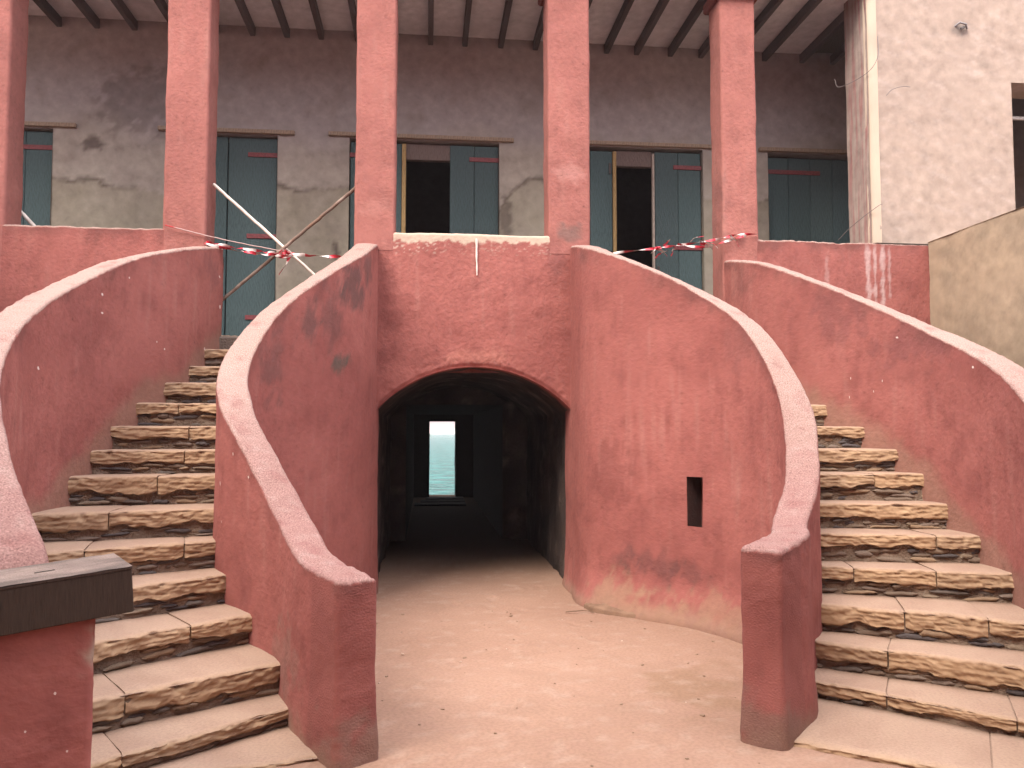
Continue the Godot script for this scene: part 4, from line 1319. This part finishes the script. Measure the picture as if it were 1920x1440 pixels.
	for k in 75:
		var x := rng.randf_range(-0.5, 2.3)
		var d := rng.randf_range(3.6, 7.6)
		var sz := rng.randf_range(0.004, 0.011)
		if rng.randf() < 0.08:
			sz *= 1.7
		var c := Color(0.2, 0.13, 0.09) if rng.randf() < 0.78 else Color(0.42, 0.31, 0.24)
		var y := 0.014 * nl(W(x, 0, d), 0.7) + 0.005 * nh(W(x, 0, d), 2.2) + 0.0022 * nh(W(x, 0, d), 9.0)
		gm.box(W(x, y + sz * 0.25, d), Vector3(sz * rng.randf_range(1.0, 2.6), sz * 0.7, sz * rng.randf_range(0.8, 1.6)), c, Basis.from_euler(Vector3(rng.randf() * 0.4, rng.randf() * TAU, rng.randf() * 0.4)), sz * 0.3)
	var gr := put("grit", gm.mesh(), M.plain)
	gr.set_meta("kind", "stuff")
	gr.set_meta("label", "small dark and pale grit scattered over the sandy court")
	gr.set_meta("category", "grit")

func build_court() -> void:
	# unseen wing and left wall, added and sized to block low sky light
	var o := thing("added_court_wing", "unseen red plastered two storey wing added behind the viewer to block low sky light", "building", Vector3(0, 0, 1.4))
	var paint := func(q: Vector3) -> Color: return red_paint(q + Vector3(0, 0.6, 0), {})
	var mb := MB.new()
	var open := [[-4.6, -3.6, 3.4, 5.4], [-1.6, -0.6, 3.4, 5.4], [1.6, 2.6, 3.4, 5.4], [4.4, 5.4, 3.4, 5.4]]
	var cur := -7.0
	for w in open + [[7.0, 7.0, 0.0, 0.0]]:
		sheet(Vector3(cur, 0, 0), Vector3(w[0] - cur, 0, 0), Vector3(0, 8.2, 0), 24, 60, paint, mb, true, 0.01)
		if w[1] > w[0]:
			sheet(Vector3(w[0], 0, 0), Vector3(w[1] - w[0], 0, 0), Vector3(0, w[2], 0), 14, 40, paint, mb, true, 0.01)
			sheet(Vector3(w[0], w[3], 0), Vector3(w[1] - w[0], 0, 0), Vector3(0, 8.2 - w[3], 0), 14, 16, paint, mb, true, 0.01)
			for sx in [0, 1]:
				sheet(Vector3(w[sx], w[2], -0.004), Vector3(0, 0, 0.3), Vector3(0, w[3] - w[2], 0), 4, 12, paint, mb, sx == 1)
			sheet(Vector3(w[0], w[2], -0.004), Vector3(w[1] - w[0], 0, 0), Vector3(0, 0, 0.3), 8, 4, paint, mb)
		cur = w[1]
	sheet(Vector3(-7, 8.2, -0.15), Vector3(14, 0, 0), Vector3(0, 0, 6.0), 30, 10, paint, mb, true)
	for sx: float in [-7.0, 7.0]:
		sheet(Vector3(sx, 0, 0), Vector3(0, 0, 5.8), Vector3(0, 8.2, 0), 12, 12, paint, mb, sx < 0)
	sheet(Vector3(-7, 0, 5.8), Vector3(14, 0, 0), Vector3(0, 8.2, 0), 12, 12, paint, mb)
	put("wall", mb.mesh(), M.red, o)
	plank("cornice", Vector3(0, 8.12, -0.08), Vector3(14.1, 0.14, 0.14), RED_B, "red", o, Basis.IDENTITY, 0.02)
	for w in open:
		for k in 2:
			plank("shutter", Vector3(w[0] + 0.25 + 0.5 * k, (w[2] + w[3]) / 2, 0.2), Vector3(0.49, w[3] - w[2], 0.04), Color(0.06, 0.115, 0.125), "wood", o)
	var l := thing("added_court_wall", "unseen plain red plastered wall added beyond the wooden box to block low sky light", "wall", Vector3(-5.4, 0, -8.05))  # added wall out of view, its height set to cut the low sky
	var lb := MB.new()
	sheet(Vector3.ZERO, Vector3(0, 0, 9.4), Vector3(0, 5.4, 0), 80, 40, func(q: Vector3) -> Color: return red_paint(q, {}), lb, false, 0.01)
	sheet(Vector3(-0.3, 0, 0), Vector3(0, 0, 9.4), Vector3(0, 5.4, 0), 20, 10, func(q: Vector3) -> Color: return red_paint(q, {}), lb, true)
	sheet(Vector3(-0.3, 5.395, 0), Vector3(0, 0, 9.4), Vector3(0.3, 0, 0), 40, 4, func(q: Vector3) -> Color: return cap_paint(q), lb)
	put("wall_face", lb.mesh(), M.red, l)

func shift(p: PackedVector3Array, by: Vector3) -> PackedVector3Array:
	var out := PackedVector3Array()
	for q in p:
		out.append(q + by)
	return out

func pole(called: String, label: String, a: Vector3, b: Vector3, r: float, col: Color, group: String, rust: float) -> void:
	var o := MeshInstance3D.new()
	var mb := MB.new()
	mb.tube(line3(Vector3.ZERO, b - a, 0, 40, 0.004), func(f): return r * (1.0 - 0.1 * f), func(f):
		var q := a.lerp(b, f)
		return col.lerp(Color(0.16, 0.08, 0.05), clampf(nh(q, 6.0) * 1.4, 0, 0.8) * rust).lerp(Color(0.35, 0.29, 0.25), clampf(-nh(q, 9.0), 0, 0.4)), 10)
	o.mesh = mb.mesh()
	o.set_surface_override_material(0, M.plain)
	o.name = numbered(called, self)
	o.position = a
	add_child(o, true)
	o.set_meta("label", label)
	o.set_meta("category", "pole")
	o.set_meta("group", group)
